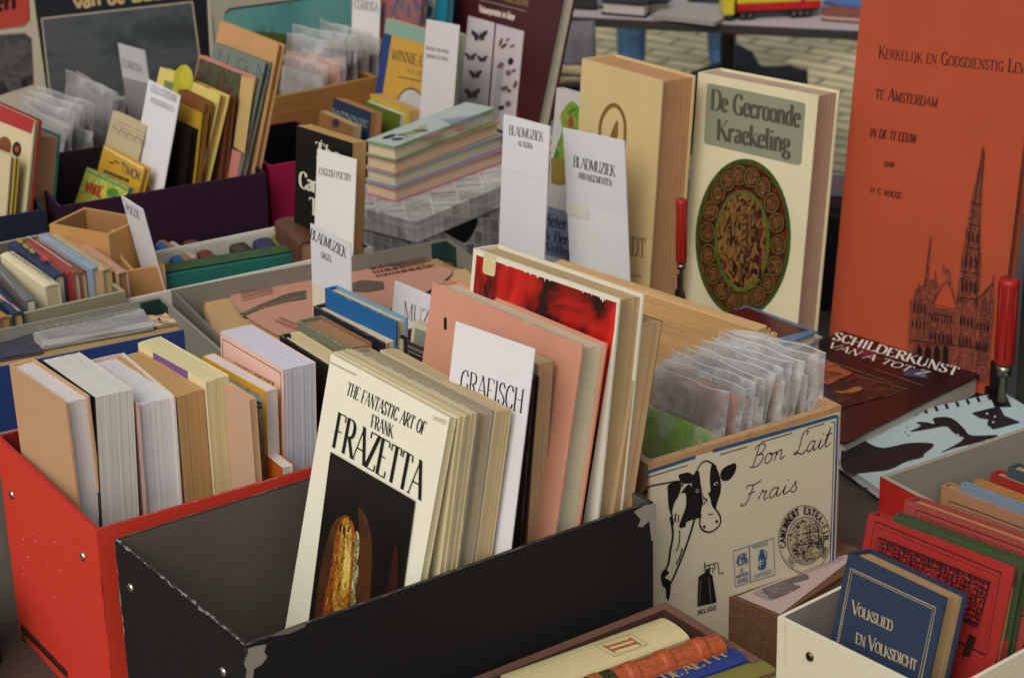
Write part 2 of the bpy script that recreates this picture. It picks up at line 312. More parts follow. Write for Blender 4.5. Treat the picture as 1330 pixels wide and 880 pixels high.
        for ch, k, a in adv:
            s.glyph(ch, (bl[0]+ex[0]*x, bl[1]+ex[1]*x), ex, ey, mat, thick, thin, serif, font, k); x += a
    def grey(s, bl, br, tl, rows, mat, seed=1):
        """rows of tiny unreadable print as short broken bars"""
        r = random.Random(seed); bl, br, tl = s.uv(bl), s.uv(br), s.uv(tl)
        for i in range(rows):
            t0 = (i+.2)/rows; x = 0
            while x < .97:
                w = r.uniform(.03, .12); x2 = min(1, x+w)
                A = lambda u, t: (bl[0]+(br[0]-bl[0])*u+(tl[0]-bl[0])*t, bl[1]+(br[1]-bl[1])*u+(tl[1]-bl[1])*t)
                s.poly2([A(x, t0), A(x2, t0), A(x2, t0+.42/rows), A(x, t0+.42/rows)], mat); x = x2+.02
# ------------------------------------------------------------------ books, cards, boxes
ZT = .72                       # the stall table top
FL = .7245                     # floor inside a box
def axes(P1, P2, z, P3=None, lean=0.0):
    A = atz(P1, z); B = atz(P2, z); X = (B-A).normalized()
    Nh = Vector((0, 0, 1)).cross(X)
    if P3 is not None:
        q = atplane(P3, A, X)-A; Dn = (q-X*q.dot(X)).normalized()
        if Dn.z > 0: Dn = -Dn
    else: Dn = (-Vector((0, 0, 1))*math.cos(lean)-Nh*math.sin(lean)).normalized()
    Z = -Dn; return A, B, X, Z.cross(X), Z
def thick_to(P4, B, N):
    d = ray(P4); w = B-CAM; b = d.dot(N); dd = d.dot(w); e = N.dot(w); return max(.002, (b*dd-e)/(1-b*b))
def scuff(mb, pts, w, mat, n=46, seed=3, amp=.0012, off=None):
    r = random.Random(seed); off = off or Vector((0, 0, .0004)); side = (pts[1]-pts[0]).cross(off).normalized(); L = []
    for i in range(n+1):
        t = i/n; L.append((pts[0].lerp(pts[1], t), max(.0001, w*(r.random()**2)*(1.4 if r.random() > .2 else .1)), r.uniform(-amp, amp)))
    vs = []
    for p, ww, d in L: vs += [p+off+side*(d-ww/2), p+off+side*(d+ww/2)]
    mb.add(vs, [(2*i, 2*i+1, 2*i+3, 2*i+2) for i in range(n)], mat)
def worn(hexc, k=.45, to='d8ccb4'):
    return '%02x%02x%02x' % tuple(int(int(hexc[i:i+2], 16)*(1-k)+int(to[i:i+2], 16)*k) for i in (0, 2, 4))
BK = []
def book(name, label, P1, P2, z, P3=None, lean=0.0, P4=None, T=None, floor=FL, cov='c8b08a', pg='d8c8a8', hard=True, kind=paper, group=None, cat='book', H=None, spine=None, back=None, Wm=None, flushpages=None, edge=None):
    """a book standing on its lower edge; P1,P2 = top corners of its facing cover in the photograph, at height z"""
    A, B, X, N, Z = axes(P1, P2, z, P3, math.radians(lean))
    Wd = Wm or (B-A).length
    if Wm: B = A+X*Wm
    if T is None: T = thick_to(P4, B, N)
    if H is None: H = (z-floor-max(0, -N.z)*T)/Z.z
    o = A-Z*H; M = frame(o, X, N, Z)
    e = empty(name, M, label, cat, group)
    cm = kind(cov) if isinstance(cov, str) else cov
    sm = (kind(spine) if isinstance(spine, str) else spine) or cm; bm = (kind(back) if isinstance(back, str) else back) or cm
    b = .0024 if hard else .0005
    b = min(b, T*.2); ov = .0035 if hard else .0004
    if flushpages is not None: ov = flushpages
    mb = MB(); mb.box(o, X*Wd, N*b, Z*H, cm); mb.box(o+N*(T-b), X*Wd, N*b, Z*H, bm)
    r = min(.003, T*.3)
    prof = [(b*1.02, b), (0, b+r*.1), (-r*.35, b+r), (-r*.5, T/2), (-r*.35, T-b-r), (0, T-b-r*.1), (b*1.02, T-b)]
    mb.prism([o+X*x+N*y for x, y in prof], Z*(H-.0003), sm)
    if hard and isinstance(cov, str):        # rubbed edges of the boards
        wm = paper(worn(cov), .85, .2); q = len(BK)
        scuff(mb, [A-N*.0003, B-N*.0003], .0012, wm, 40, q+50, .0003, -N*.0001); scuff(mb, [B-N*.0003, B-Z*H*.8-N*.0003], .0011, wm, 40, q+90, .0003, -N*.0001)
        scuff(mb, [A+N*b*.5, B+N*b*.5], .0014, wm, 40, q+130, .0004, Z*.0003); scuff(mb, [A+N*(T-b*.5), B+N*(T-b*.5)], .0014, wm, 40, q+170, .0004, Z*.0003)
    sf = Surf(mb, A, X, Z, -N)
    pm = MB(); t0, t1 = b*1.01, T-b*1.01; K = max(2, min(22, int((t1-t0)/.0022)))
    pmat = pages(pg); r2 = random.Random(len(BK)); BK.append(1)
    cuts = [0]+sorted(min(.999, max(.001, (i+1+r2.uniform(-.38, .38))/K)) for i in range(K-1))+[1]
    for i in range(K):
        a = t0+(t1-t0)*cuts[i]; c = t0+(t1-t0)*cuts[i+1]; u = (i+.5)/K
        dx = -.003*math.sin(math.pi*u)*(1 if hard else .15)+r2.uniform(-.00035, .00035)
        dz = r2.uniform(-.0005, .0002)
        pm.box(o+X*(b*1.1)+N*a+Z*ov, X*(Wd-ov-b*1.1+dx), N*(c-a), Z*(H-2*ov+dz), pmat)
    pm.build('pages', e)
    return dict(e=e, mb=mb, s=sf, A=A, B=B, X=X, N=N, Z=Z, H=H, W=Wd, T=T, o=o)
def done(bk, name='cover'):
    bk['mb'].build(name, bk['e']); return bk
def lying(name, label, P1, P2, P3, z, T, cov='c8b08a', pg='d8c8a8', hard=True, kind=paper, group=None, cat='book', P4=None, spine_side=None, L=None):
    """a book lying flat; P1 corner, P2 along its spine-to-edge direction, P3 along the other"""
    A = atz(P1, z); B = atz(P2, z); D = atz(P3, z); X = (B-A).normalized(); Yv = D-A; Yv -= X*Yv.dot(X); Ln = L or Yv.length; Y = Yv.normalized(); Wd = (B-A).length
    Zu = Vector((0, 0, 1)); o = A-Zu*T
    e = empty(name, frame(o, X, Y, X.cross(Y)), label, cat, group); cm = kind(cov) if isinstance(cov, str) else cov
    b = .0024 if hard else .0006; ov = .0035 if hard else .0005
    mb = MB(); mb.box(o, X*Wd, Y*Ln, Zu*b, cm); mb.box(o+Zu*(T-b), X*Wd, Y*Ln, Zu*b, cm)
    ss = spine_side
    if ss == 'x0': mb.box(o+Zu*b, X*b, Y*Ln, Zu*(T-2*b), cm)
    if ss == 'x1': mb.box(o+X*(Wd-b)+Zu*b, X*b, Y*Ln, Zu*(T-2*b), cm)
    if ss == 'y1': mb.box(o+Y*(Ln-b)+Zu*b, X*Wd, Y*b, Zu*(T-2*b), cm)
    if ss == 'y0': mb.box(o+Zu*b, X*Wd, Y*b, Zu*(T-2*b), cm)
    pm = MB(); r2 = random.Random(int(P1[0])); K = max(2, min(14, int(T/.0025)))
    ax0 = ov if ss != 'x0' else b; ax1 = ov if ss != 'x1' else b; ay0 = ov if ss != 'y0' else b; ay1 = ov if ss != 'y1' else b
    for i in range(K):
        z0 = b+(T-2*b)*i/K; z1 = b+(T-2*b)*(i+1)/K; j = r2.uniform(-.0006, .0006)
        pm.box(o+X*ax0+Y*(ay0+j)+Zu*z0, X*(Wd-ax0-ax1+j), Y*(Ln-ay0-ay1), Zu*(z1-z0), flatpages(pg))
    pm.build('pages', e)
    return dict(e=e, mb=mb, s=Surf(mb, A, X, Y, Zu), A=A, X=X, Y=Y, W=Wd, L=Ln, T=T, o=o)
def flatpages(c):
    key = ('flatpages', c)
    if key in MATS: return MATS[key]
    m, nt, b = _new('pages'); L = lin(c)
    f = ntex(nt, coords(nt, (3, 3, 620)), 1, 3, .8); col = ramp(nt, f, [(.32, sc(L, .66)), (.5, L), (.7, sc(L, 1.12))])
    nt.links.new(col, b.inputs['Base Color']); b.inputs['Roughness'].default_value = .85; MATS[key] = m; return m
def card(label, P1, P2, z, P3=None, lean=0, floor=FL, c='d6d3d4', split=None, c2='e0d6c2', group='white divider cards with printed subject names', H=None, name='divider_card', warp=.002):
    """a folded sheet of card standing between books; the lettering is printed on it"""
    A, B, X, N, Z = axes(P1, P2, z, P3, math.radians(lean)); Wd = (B-A).length
    if H is None: H = (z-floor)/Z.z
    o = A-Z*H; mb = MB(); cm = paper(c, .7, .09); c2m = paper(c2, .7, .08); rows, cols = 14, 6; th = .0014
    e = empty(name, frame(o, X, N, Z), label, 'divider card', group)
    def P(u, v, k): return o+X*(Wd*u)+Z*(H*v)+N*(k*th)
    for k in (0, 1):
        vs = [P(i/cols, j/rows, k) for j in range(rows+1) for i in range(cols+1)]
        mb.add(vs, [((j*(cols+1)+i), (j*(cols+1)+i+1), ((j+1)*(cols+1)+i+1), ((j+1)*(cols+1)+i)) if k == 0 else ((j*(cols+1)+i), ((j+1)*(cols+1)+i), ((j+1)*(cols+1)+i+1), (j*(cols+1)+i+1)) for j in range(rows) for i in range(cols)], c2m if split else cm)
    mb.quad(P(0, 1, 0), P(1, 1, 0), P(1, 1, 1), P(0, 1, 1), cm); mb.quad(P(0, 0, 0), P(0, 1, 0), P(0, 1, 1), P(0, 0, 1), cm); mb.quad(P(1, 0, 0), P(1, 0, 1), P(1, 1, 1), P(1, 1, 0), cm)
    sf = Surf(mb, A, X, Z, -N)
    if split:
        q = [sf.uv(split[0]), sf.uv(split[1])]
        sf.poly2([(0.0003, -.0003), (Wd-.0003, -.0003), (Wd-.0003, q[1][1]), (.0003, q[0][1])], cm); sf.up(.0002)
    return dict(e=e, mb=mb, s=sf, A=A, B=B, X=X, N=N, Z=Z, H=H, W=Wd, o=o)
def openbox(name, label, Cn, E1, E2, z, floor=ZT+.0006, out='b03020', inn='8a8274', l1=None, l2=None, t=.003, kind=board, group=None, cat='box', square=True, rim=None, fix=None):
    """an open box; Cn = a rim corner, E1/E2 = the neighbouring rim corners (or points towards them) in the photograph, rim at height z"""
    A = atz(Cn, z); a = atz(E1, z)-A; b = atz(E2, z)-A; la, lb = l1 or a.length, l2 or b.length; a.normalize(); b.normalize()
    if fix == 'b':
        a0 = a; a = b.cross(Vector((0, 0, 1))).normalized(); a = a if a.dot(a0) > 0 else -a
    elif square:
        ang = a.angle(b); s = 1 if a.cross(b).z > 0 else -1; d = (math.pi/2-ang)/2*s
        a = Matrix.Rotation(-d, 3, 'Z') @ a; b = Matrix.Rotation(d, 3, 'Z') @ b
    Zu = Vector((0, 0, 1)); h = z-floor; o = A-Zu*h
    if a.cross(b).z > 0: X, Y, lx, ly = a, b, la, lb
    else: X, Y, lx, ly = b, a, lb, la
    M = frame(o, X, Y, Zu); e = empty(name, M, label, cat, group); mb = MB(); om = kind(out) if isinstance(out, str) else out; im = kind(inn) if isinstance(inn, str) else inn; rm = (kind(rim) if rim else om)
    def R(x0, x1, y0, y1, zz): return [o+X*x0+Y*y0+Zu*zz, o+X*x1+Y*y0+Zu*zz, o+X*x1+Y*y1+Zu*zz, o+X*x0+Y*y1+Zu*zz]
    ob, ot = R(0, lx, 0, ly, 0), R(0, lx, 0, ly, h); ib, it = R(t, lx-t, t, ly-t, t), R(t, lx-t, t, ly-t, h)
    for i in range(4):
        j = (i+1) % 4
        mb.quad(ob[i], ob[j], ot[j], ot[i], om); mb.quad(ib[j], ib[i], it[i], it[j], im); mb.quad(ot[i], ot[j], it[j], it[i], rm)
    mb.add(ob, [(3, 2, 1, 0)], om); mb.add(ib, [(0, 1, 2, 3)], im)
    return dict(e=e, mb=mb, o=o, X=X, Y=Y, Z=Zu, lx=lx, ly=ly, h=h, a=a, b=b, A=A, z=z, t=t, M=M, la=la, lb=lb)
def rivet(par, c, n, r, mat):
    mb = MB(); u = n.orthogonal().normalized(); v = n.cross(u); k = 12
    rings = [(1, 0), (.95, .25), (.75, .42), (.45, .5), (.3, .42)]
    vs = [c+(u*math.cos(2*math.pi*i/k)+v*math.sin(2*math.pi*i/k))*r*a+n*r*b for a, b in rings for i in range(k)]
    fs = [(j*k+i, j*k+(i+1) % k, (j+1)*k+(i+1) % k, (j+1)*k+i) for j in range(len(rings)-1) for i in range(k)]+[tuple(range((len(rings)-1)*k, len(rings)*k))]
    mb.add(vs, fs, mat); return mb.build('rivet', par, smooth=True)
BLK = ink('1c1a1c')
# ------------------------------------------------------------------ more builders
def zfit(p, bx, d): return atplane(p, bx['A']+bx['a']*d, bx['a']).z
def zfit2(p, bx, d): return atplane(p, bx['A']+bx['b']*d, bx['b']).z
def spineup(name, label, P1, P2, z, P4=None, T=None, D=.14, cov='806040', pg='cdb890', kind=paper, group=None, curve=.35, bands=0, hard=True, cat='book'):
    """a book standing with its spine upwards: P1-P2 the far long edge of the spine, P4 the near corner at P2's end"""
    A = atz(P1, z); B = atz(P2, z); X = (B-A).normalized(); Wd = (B-A).length; Zu = Vector((0, 0, 1)); N = Zu.cross(X)
    if T is None: T = thick_to(P4, B, N)
    o = A-Zu*D; e = empty(name, frame(o, X, N, Zu), label, cat, group); cm = kind(cov) if isinstance(cov, str) else cov
    k = 8; rise = T*curve*.5; prof = []
    for i in range(k+1):
        a = math.pi*i/k; prof.append((T/2-math.cos(a)*T/2, D-rise+math.sin(a)*rise))
    b = min(.0022, T*.2); mb = MB()
    def ring(x, grow=0): return [o+X*x+N*y+Zu*(zz+grow*math.sin(math.pi*i/k)) for i, (y, zz) in enumerate(prof)]
    xs = [0, Wd]; gr = {}
    if bands:
        for i in range(bands):
            c = Wd*(i+.6)/(bands+.2)
            for dx, g in ((-.007, 0), (-.004, .0028), (.004, .0028), (.007, 0)): xs.append(c+dx); gr[c+dx] = g
    xs = sorted(xs); vs = []; fs = []
    for x in xs: vs += ring(x, gr.get(x, 0))
    n = k+1
    for i in range(len(xs)-1):
        for j in range(k): fs.append((i*n+j, (i+1)*n+j, (i+1)*n+j+1, i*n+j+1))
    mb.add(vs, fs, cm)
    y0 = prof[0][1]
    mb.box(o, X*Wd, N*b, Zu*y0, cm); mb.box(o+N*(T-b), X*Wd, N*b, Zu*y0, cm)
    for x, sg in ((0, 1), (Wd, -1)):
        P = ring(x); Q = [o+X*x+N*min(max(y, b), T-b)+Zu*(zz-.0025) for y, zz in prof]
        for j in range(k): mb.add([P[j], P[j+1], Q[j+1], Q[j]], [(0, 1, 2, 3)], cm)
    pm = MB(); ov = .003 if hard else .0006; top = y0-.0026+rise*.5; pm.box(o+X*ov+N*(b*1.05), X*(Wd-2*ov), N*(T-2.1*b), Zu*top, pages(pg)); pm.build('pages', e)
    s = Surf(mb, A, X, N, Zu); s.h = .0008
    return dict(e=e, mb=mb, s=s, A=A, X=X, N=N, W=Wd, T=T, o=o)
def bag(label, P1, P2, z, P3=None, lean=8, T=.012, floor=FL, content='c9a27a', up=.02, group='clear plastic sleeves of ephemera', seed=1, clear=.6, cat='plastic sleeve', name='plastic_sleeve', tint='f2f0ee', clip=None):
    """a clear plastic sleeve with a paper item inside, open wrinkled top edge"""
    A, B, X, N, Z = axes(P1, P2, z, P3, math.radians(lean)); Wd = (B-A).length; H = (z-floor)/Z.z; o = A-Z*H; r = random.Random(seed)
    e = empty(name, frame(o, X, N, Z), label, cat, group)
    im = MB(); cm = paper(content, .6) if isinstance(content, str) else content
    im.box(o+X*.004+N*(T*.35), X*(Wd-.012), N*(T*.3), Z*(H-up), cm); im.build('insert', e)
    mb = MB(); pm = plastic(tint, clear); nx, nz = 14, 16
    ph = [r.uniform(0, 6.28) for _ in range(6)]
    def P(i, j, k):
        u, v = i/nx, j/nz
        bul = math.sin(math.pi*u)**.5*(1-max(0, v-.8)*2.5); w = .0019*(math.sin(u*(3+ph[4]*.5)+ph[0]+v*2)*math.sin(v*6+ph[1])+.35*math.sin(u*13+ph[2]-v*5)+.3*math.sin(v*17+ph[3]+u*4))
        y = T/2+(k-.5)*T*bul+w*(.3+.9*v); zz = H*v+(v > .98)*(.0016*math.sin(u*4+ph[4])+.0011*math.sin(u*11+ph[5])); xx = Wd*u+.002*math.sin(v*14+ph[2])*(2*u-1)
        return o+X*xx+N*y+Z*zz
    n = nx+1
    for k in (0, 1):
        vs = [P(i, j, k) for j in range(nz+1) for i in range(n)]
        mb.add(vs, [(j*n+i, j*n+i+1, (j+1)*n+i+1, (j+1)*n+i) for j in range(nz) for i in range(nx)], pm)
    sm_ = paper('c9c6c2', .2, .25, .6, 'gloss'); tp = [P(i, nz, 0)-N*.0003 for i in range(n)]   # pale strips drawn in as glints along the top and the right edge
    mb.add([q for p in tp for q in (p, p-Z*.0009)], [(2*i, 2*i+1, 2*i+3, 2*i+2) for i in range(nx)], sm_)
    sd_ = [P(nx, j, 0)+X*.0002 for j in range(nz//3, nz+1)]
    mb.add([q for p in sd_ for q in (p, p+N*.0007)], [(2*i, 2*i+1, 2*i+3, 2*i+2) for i in range(len(sd_)-1)], sm_)
    mb.build('sleeve', e, smooth=True)
    return dict(e=e, A=A, X=X, N=N, Z=Z, H=H, W=Wd, o=o)
def B(*a, **k): return done(book(*a, **k))
def zb_(P, yb, fl=FL):
    g = atz((P[0], yb), fl); d = ray(P); return CAM.z+d.z*math.hypot(g.x-CAM.x, g.y-CAM.y)/math.hypot(d.x, d.y)
# ================================================================== the setting
Zu = Vector((0, 0, 1))
def cobble_mat():
    m, nt, b = _new('cobbles'); v = coords(nt, (1, 1, 1))
    mp = nt.nodes.new('ShaderNodeMapping'); mp.inputs['Rotation'].default_value = (0, 0, math.radians(38)); nt.links.new(v, mp.inputs['Vector'])
    wv = nt.nodes.new('ShaderNodeTexNoise'); wv.inputs['Scale'].default_value = 1.3; nt.links.new(mp.outputs[0], wv.inputs['Vector'])
    ad = nt.nodes.new('ShaderNodeMix'); ad.data_type = 'VECTOR'; ad.inputs[0].default_value = .06; nt.links.new(mp.outputs[0], ad.inputs[4]); nt.links.new(wv.outputs['Color'], ad.inputs[5])
    br = nt.nodes.new('ShaderNodeTexBrick'); nt.links.new(ad.outputs[1], br.inputs['Vector'])
    br.inputs['Scale'].default_value = 1; br.inputs['Brick Width'].default_value = .2; br.inputs['Row Height'].default_value = .066; br.inputs['Mortar Size'].default_value = .0085; br.inputs['Mortar Smooth'].default_value = .4; br.offset = .5
    br.inputs['Color1'].default_value = lin('d2c49c'); br.inputs['Color2'].default_value = lin('b4a682'); br.inputs['Mortar'].default_value = lin('5a5a42'); br.inputs['Bias'].default_value = .1
    f = ntex(nt, v, 3, 6, .7); g = ntex(nt, v, .8, 3)
    c = mixc(nt, br.outputs['Color'], ramp(nt, f, [(.3, (.55, .55, .45, 1)), (.55, (1, 1, 1, 1)), (.75, (1.2, 1.18, 1.1, 1))]), 1.0, 'MULTIPLY')
    c = mixc(nt, c, ramp(nt, g, [(.42, lin('6f7a45')), (.6, lin('9a9373'))]), .22)
    nt.links.new(c, b.inputs['Base Color']); b.inputs['Roughness'].default_value = .8
    n = nt.nodes.new('ShaderNodeBump'); n.inputs['Strength'].default_value = .6; n.inputs['Distance'].default_value = .02; n.invert = True
    nt.links.new(br.outputs['Fac'], n.inputs['Height']); nt.links.new(n.outputs[0], b.inputs['Normal']); return m
mb = MB(); g = 60; mb.quad(Vector((-g, -g, 0)), Vector((g, -g, 0)), Vector((g, g, 0)), Vector((-g, g, 0)), cobble_mat())
gr = mb.build('cobbled_square'); gr['kind'] = 'structure'
# the stall table under everything
def table(label, corners, zt, M, legs, topmat, legmat, thick=.028, name='trestle_table', apron=None):
    e = empty(name, Matrix.Translation(Vector((sum(c[0] for c in corners)/4, sum(c[1] for c in corners)/4, 0))), label, 'table')
    mb = MB(); pts = [Vector((c[0], c[1], zt-thick)) for c in corners]; mb.prism(pts, Zu*thick, topmat); mb.build('tabletop', e, bevel=.003)
    for x, y in legs:
        l = MB(); l.tube([Vector((x, y, 0)), Vector((x, y, zt-thick))], .016, legmat, 8); l.build('leg', e)
    return e
table('long dark stall table carrying the crates and boxes of books', [(-1.5, 1.35), (1.5, 1.35), (1.5, 3.3), (-1.5, 4.55)], ZT, None, [(-1.4, 1.45), (1.4, 1.45), (1.4, 3.2), (-1.4, 4.4)], wood('4a4038', (2, 30, 30)), metal('5a5a5c', .5))
# ================================================================== black box and its books
GB = 'books leaning in the black box'
bx = openbox('archive_box', 'worn black cardboard box with scuffed edges and rivets in the foreground', (318, 838), (147, 700), (850, 652), .97, out='1c1a19', inn='5c554b', t=.0045, rim='2e2b28', group='open archive boxes of books')
SC = paper('8d857a', .9, .3); SC2 = paper('6e675d', .9, .3)
A, a, b = bx['A'], bx['a'], bx['b']; La, Lb = bx['la'], bx['lb']
scuff(bx['mb'], [A+a*.001+b*.0008, A+a*(La-.002)+b*.0008], .0030, SC, 70, 3)
scuff(bx['mb'], [A+a*.0012, A+b*(Lb-.002)+a*.0012], .0014, SC2, 90, 5)
scuff(bx['mb'], [A+a*(La-.001), A+a*(La-.001)+b*(Lb-.1)], .0016, SC2, 60, 6)
scuff(bx['mb'], [A-Zu*.002+b*.0004, A-Zu*.2+b*.0004], .0034, SC, 26, 8, off=-a*.0004)
scuff(bx['mb'], [A-Zu*.002+a*.0005, A-Zu*.2+a*.0005], .0026, SC2, 26, 9, off=-b*.0004)
scuff(bx['mb'], [A+a*(La-.0008)-Zu*.002, A+a*(La-.0008)-Zu*.12], .0022, SC, 22, 11, off=-b*.0004)
sf = Surf(bx['mb'], A, b, Zu, -a); sl = Surf(bx['mb'], A, a, Zu, -b)
sf.poly([(322, 841), (333, 838), (346, 836), (343, 846), (347, 852), (340, 862), (330, 868), (328, 880), (320, 882)], SC)
sf.poly([(823, 664), (838, 655), (851, 653), (853, 668), (850, 700), (846, 702), (843, 676), (834, 684), (828, 683), (832, 674)], SC)
sf.poly([(350, 826), (372, 815), (397, 808), (396, 813), (376, 822)], SC2)
RV = metal('c9c5bb', .22)
for p in ((170, 763), (290, 872)):
    rivet(bx['e'], atplane(p, A, b), -b, .0052, RV)
r = random.Random(17); SK = paper('2c2926', .6)
for i in range(26):
    x = r.uniform(340, 840); y0 = 838-(x-318)*.35; y = r.uniform(y0+12, 870); l = r.uniform(2, 16); sf.line([(x, y), (x+l, y-l*r.uniform(-.2, .6))], r.uniform(.0002, .0007), SK)
for i in range(18):
    x = r.uniform(160, 300); y0 = 702+(x-150)*.78; y = r.uniform(y0+10, 878); l = r.uniform(2, 10); sl.line([(x, y), (x+l, y+l*r.uniform(-.3, .9))], r.uniform(.0002, .0006), SK)
bx['mb'].build('box_body', bx['e']); KB = bx
def zb(p, d=.02): return zfit(p, KB, d)
LN = 11.0
fz = book('art_book', 'cream art paperback with tall black title over a dark painting, front of the black box', (430, 459), (584, 542), zb((584, 542)), P3=(371, 812), P4=(593, 540), cov=paper('e8e2cb', .42, .05, .4, 'gloss'), pg='cdbf98', hard=False, group=GB)
f = fz['s']; K2 = ink('1b1917', .4)
f.text('THE FANTASTIC ART OF', (449.5, 512), (551, 565), (453.5, 496), K2, .14, .04, gap=.09); f.text('FRANK', (482, 554), (510, 568.5), (484, 537.5), K2, .14, .04, gap=.08)
f.text('FRAZETTA', (432, 579), (546, 648), (440, 535), K2, .14, .035, gap=.07)
f.grey((426, 470), (463, 488), (427, 466), 1, ink('a8a28c'), 2); f.grey((563, 544), (580, 551), (565, 538), 2, ink('a8a28c'), 3)
tl, tr = f.uv((431.5, 586)), f.uv((541.5, 650)); br_ = f.uv((520, 768)); bl_ = f.uv((403, 806))
dv = (bl_[0]-tl[0], bl_[1]-tl[1]); kk = 1.35
f.poly2([tl, tr, (tr[0]+dv[0]*kk, tr[1]+dv[1]*kk), (tl[0]+dv[0]*kk, tl[1]+dv[1]*kk)], art(['0f0c0b', '17110f', '1d1512', '14100e'], 14, .35)); f.up()
BW = art(['341c10', '52301a', '402414', '5e3a20'], 22, .35, (1, 1, .5)); 
f.poly([(446, 668), (433, 684), (424, 715), (417, 752), (412, 800), (424, 806), (430, 770), (436, 725), (444, 690)], BW, True)
f.poly([(468, 659), (477, 668), (484, 690), (486, 720), (484, 760), (480, 806), (464, 808), (466, 760), (469, 700)], BW, True); f.up()
body = ((451, 668), (444, 676), (438, 700), (433, 735), (426, 770), (423, 806), (446, 810), (457, 780), (462, 738), (465, 705), (461, 678))
f.poly(body, art(['1c0a05', '5a260c', 'a05a1a', '6a2e0e', 'b87824', '3a1606'], 34, .35, (1, 1, .45), 3.5), True)
f.poly([(452+(x-451)*.62, 735+(y-735)*.86-6) for x, y in body], art(['5a260c', 'a06a1c', 'c89838', '7a4414', 'b8862c', '3a1a0a'], 44, .35, (1, 1, .45), 4), True)
f.poly([(455+(x-451)*.26, 728+(y-735)*.6-8) for x, y in body], art(['8a5a1c', 'd0b050', 'dcc870', 'a8782a', '5a3412'], 60, .35, (1, 1, .4), 4), True)
f.poly([(466, 688), (470, 700), (469, 716), (467, 730), (469, 744), (465, 765), (464, 804), (457, 806), (459, 770), (461, 742), (462, 718), (463, 700)], art(['c8bc8a', 'a09050', '4a4428', 'd6caa0', '2c2818'], 75, .4, (1, 1, .7), 2), True)
r = random.Random(23)
for i in range(46):
    t = r.random(); y = 676+t*120; x = 451-14*t+r.uniform(-7-7*t, 9-2*t); l = r.uniform(3, 13)
    f.line([(x, y), (x+r.uniform(-2, 1), y+l*.5), (x-.16*l, y+l)], r.uniform(.0004, .0012), ink(r.choice(['3a1608', '6a2e0e', '9a5a1c', 'd8b860', '5a2208', '2a1208'])), True)
for i in range(14):
    y = r.uniform(664, 690); x = 451+r.uniform(-5, 8)-.1*(y-664); f.line([(x, y), (x-1, y+r.uniform(4, 9))], r.uniform(.0008, .0018), ink(r.choice(['2a1008', '4a1e0c', '1c0c08'])))
for q_ in ([(462, 722), (468, 728)], [(461, 742), (467, 736)], [(459, 770), (466, 760)], [(413, 786), (430, 796), (447, 806)]): f.line(q_, .0008, ink('2a2012'), True)
f.poly([(516, 708), (520, 720), (519, 760), (512, 790), (505, 785), (509, 750)], art(['1e1010', '3a1814', '2a1210'], 40), True)
done(fz)
B('magazine', 'thin cream booklet directly behind the art paperback', (434, 456), (597, 541), zb((597, 541)), lean=LN, P4=(604, 538.5), cov='d6caa0', pg='cdb98c', hard=False, group=GB)
B('magazine', 'grey-edged stapled catalogue second behind the art paperback', (443, 454), (606, 538), zb((606, 538)), lean=LN, P4=(612, 536.5), cov='b9ad90', pg='b5a57e', hard=False, group=GB)
B('magazine', 'slim catalogue with a pale edge third behind the art paperback', (449, 453), (613, 536.5), zb((613, 536.5)), lean=LN, P4=(619, 535), cov='cfc3a0', pg='c2b184', hard=False, group=GB)
B('book', 'grey-taupe cloth book between thin catalogues and cream book in the black box', (459, 453), (620, 535.5), zb((620, 535.5)), lean=LN, P4=(642, 531), cov='978a76', pg='a99b80', hard=True, group=GB)
B('book', 'cream hardback just in front of the large lettered white card', (494, 454), (644, 534), zb((644, 534)), lean=LN, P4=(664, 527), cov=paper('cfc098', .7, .12), pg='bfa981', hard=False, group=GB)
c = card('tall white divider card lettered GRAFISCH in the black box', (592, 417), (695, 453), zb((695, 453), .012), P3=(586, 470), floor=FL); 
c['s'].text('GRAFISCH', (597, 508), (678, 536), (600, 479), BLK, .085, .028, gap=.05); done(c, 'sheet')
B('book', 'dark brown book showing a rounded edge right behind the large lettered card', (600, 440), (694, 490), zb((694, 490), .04), lean=7, T=.006, cov='3a2a20', pg='5a4a38', group=GB)
B('book', 'small tan book with rough fore-edge beside the large lettered card', (610, 434), (699, 473), zb((699, 473), .045), lean=6, P4=(723, 481), cov='8a6a50', pg='b39672', hard=False, group=GB)
pk = book('book', 'tall salmon pink hardback with rubbed corners', (562, 366), (757, 449), zb((757, 449), .022), P3=(556, 412), P4=(789, 438), cov='c98e74', pg='c6bb9f', group=GB, kind=paper)
pk['s'].text('I', (577, 427), (580, 428), (577, 412), K2, .4, .1); pk['s'].ell((705, 470), 2, 2.5, K2, 8); done(pk)
rb = book('book', 'cream hardback with a torn red picture jacket, tallest in the black box', (615, 322), (805, 388), zb((805, 388), .025), P3=(611, 372), P4=(838, 382), cov='d8d2bd', pg='b79d74', group=GB)
f = rb['s']; f.cx = (.003, rb['W']-.003); f.poly([(619, 331), (801, 393), (798, 430), (752, 710), (590, 600)], art(['c8241a', 'd02a1e', 'c0201a', 'a01812', '300a0a', '1c0808', '8a1410', 'c8241a'], 8, .3, (1, 1, .5), 1.2))
f.poly([(629, 327), (645, 333), (643, 357), (640, 359), (629, 355), (627, 352)], paper('c9b98a', .6))
r = random.Random(4)
for i in range(22):
    t = r.random()*.93+.05; x = 619+182*t; y = 331+62*t; l = r.uniform(.8, 2.6)*(2.6 if r.random() > .88 else 1); w = r.uniform(.5, 4.5)
    f.poly([(x, y-1), (x+w, y-1+w*.34), (x+w*.7, y+l), (x+w*.3, y+l*1.2)], paper('d9cfba', .8))
done(rb)
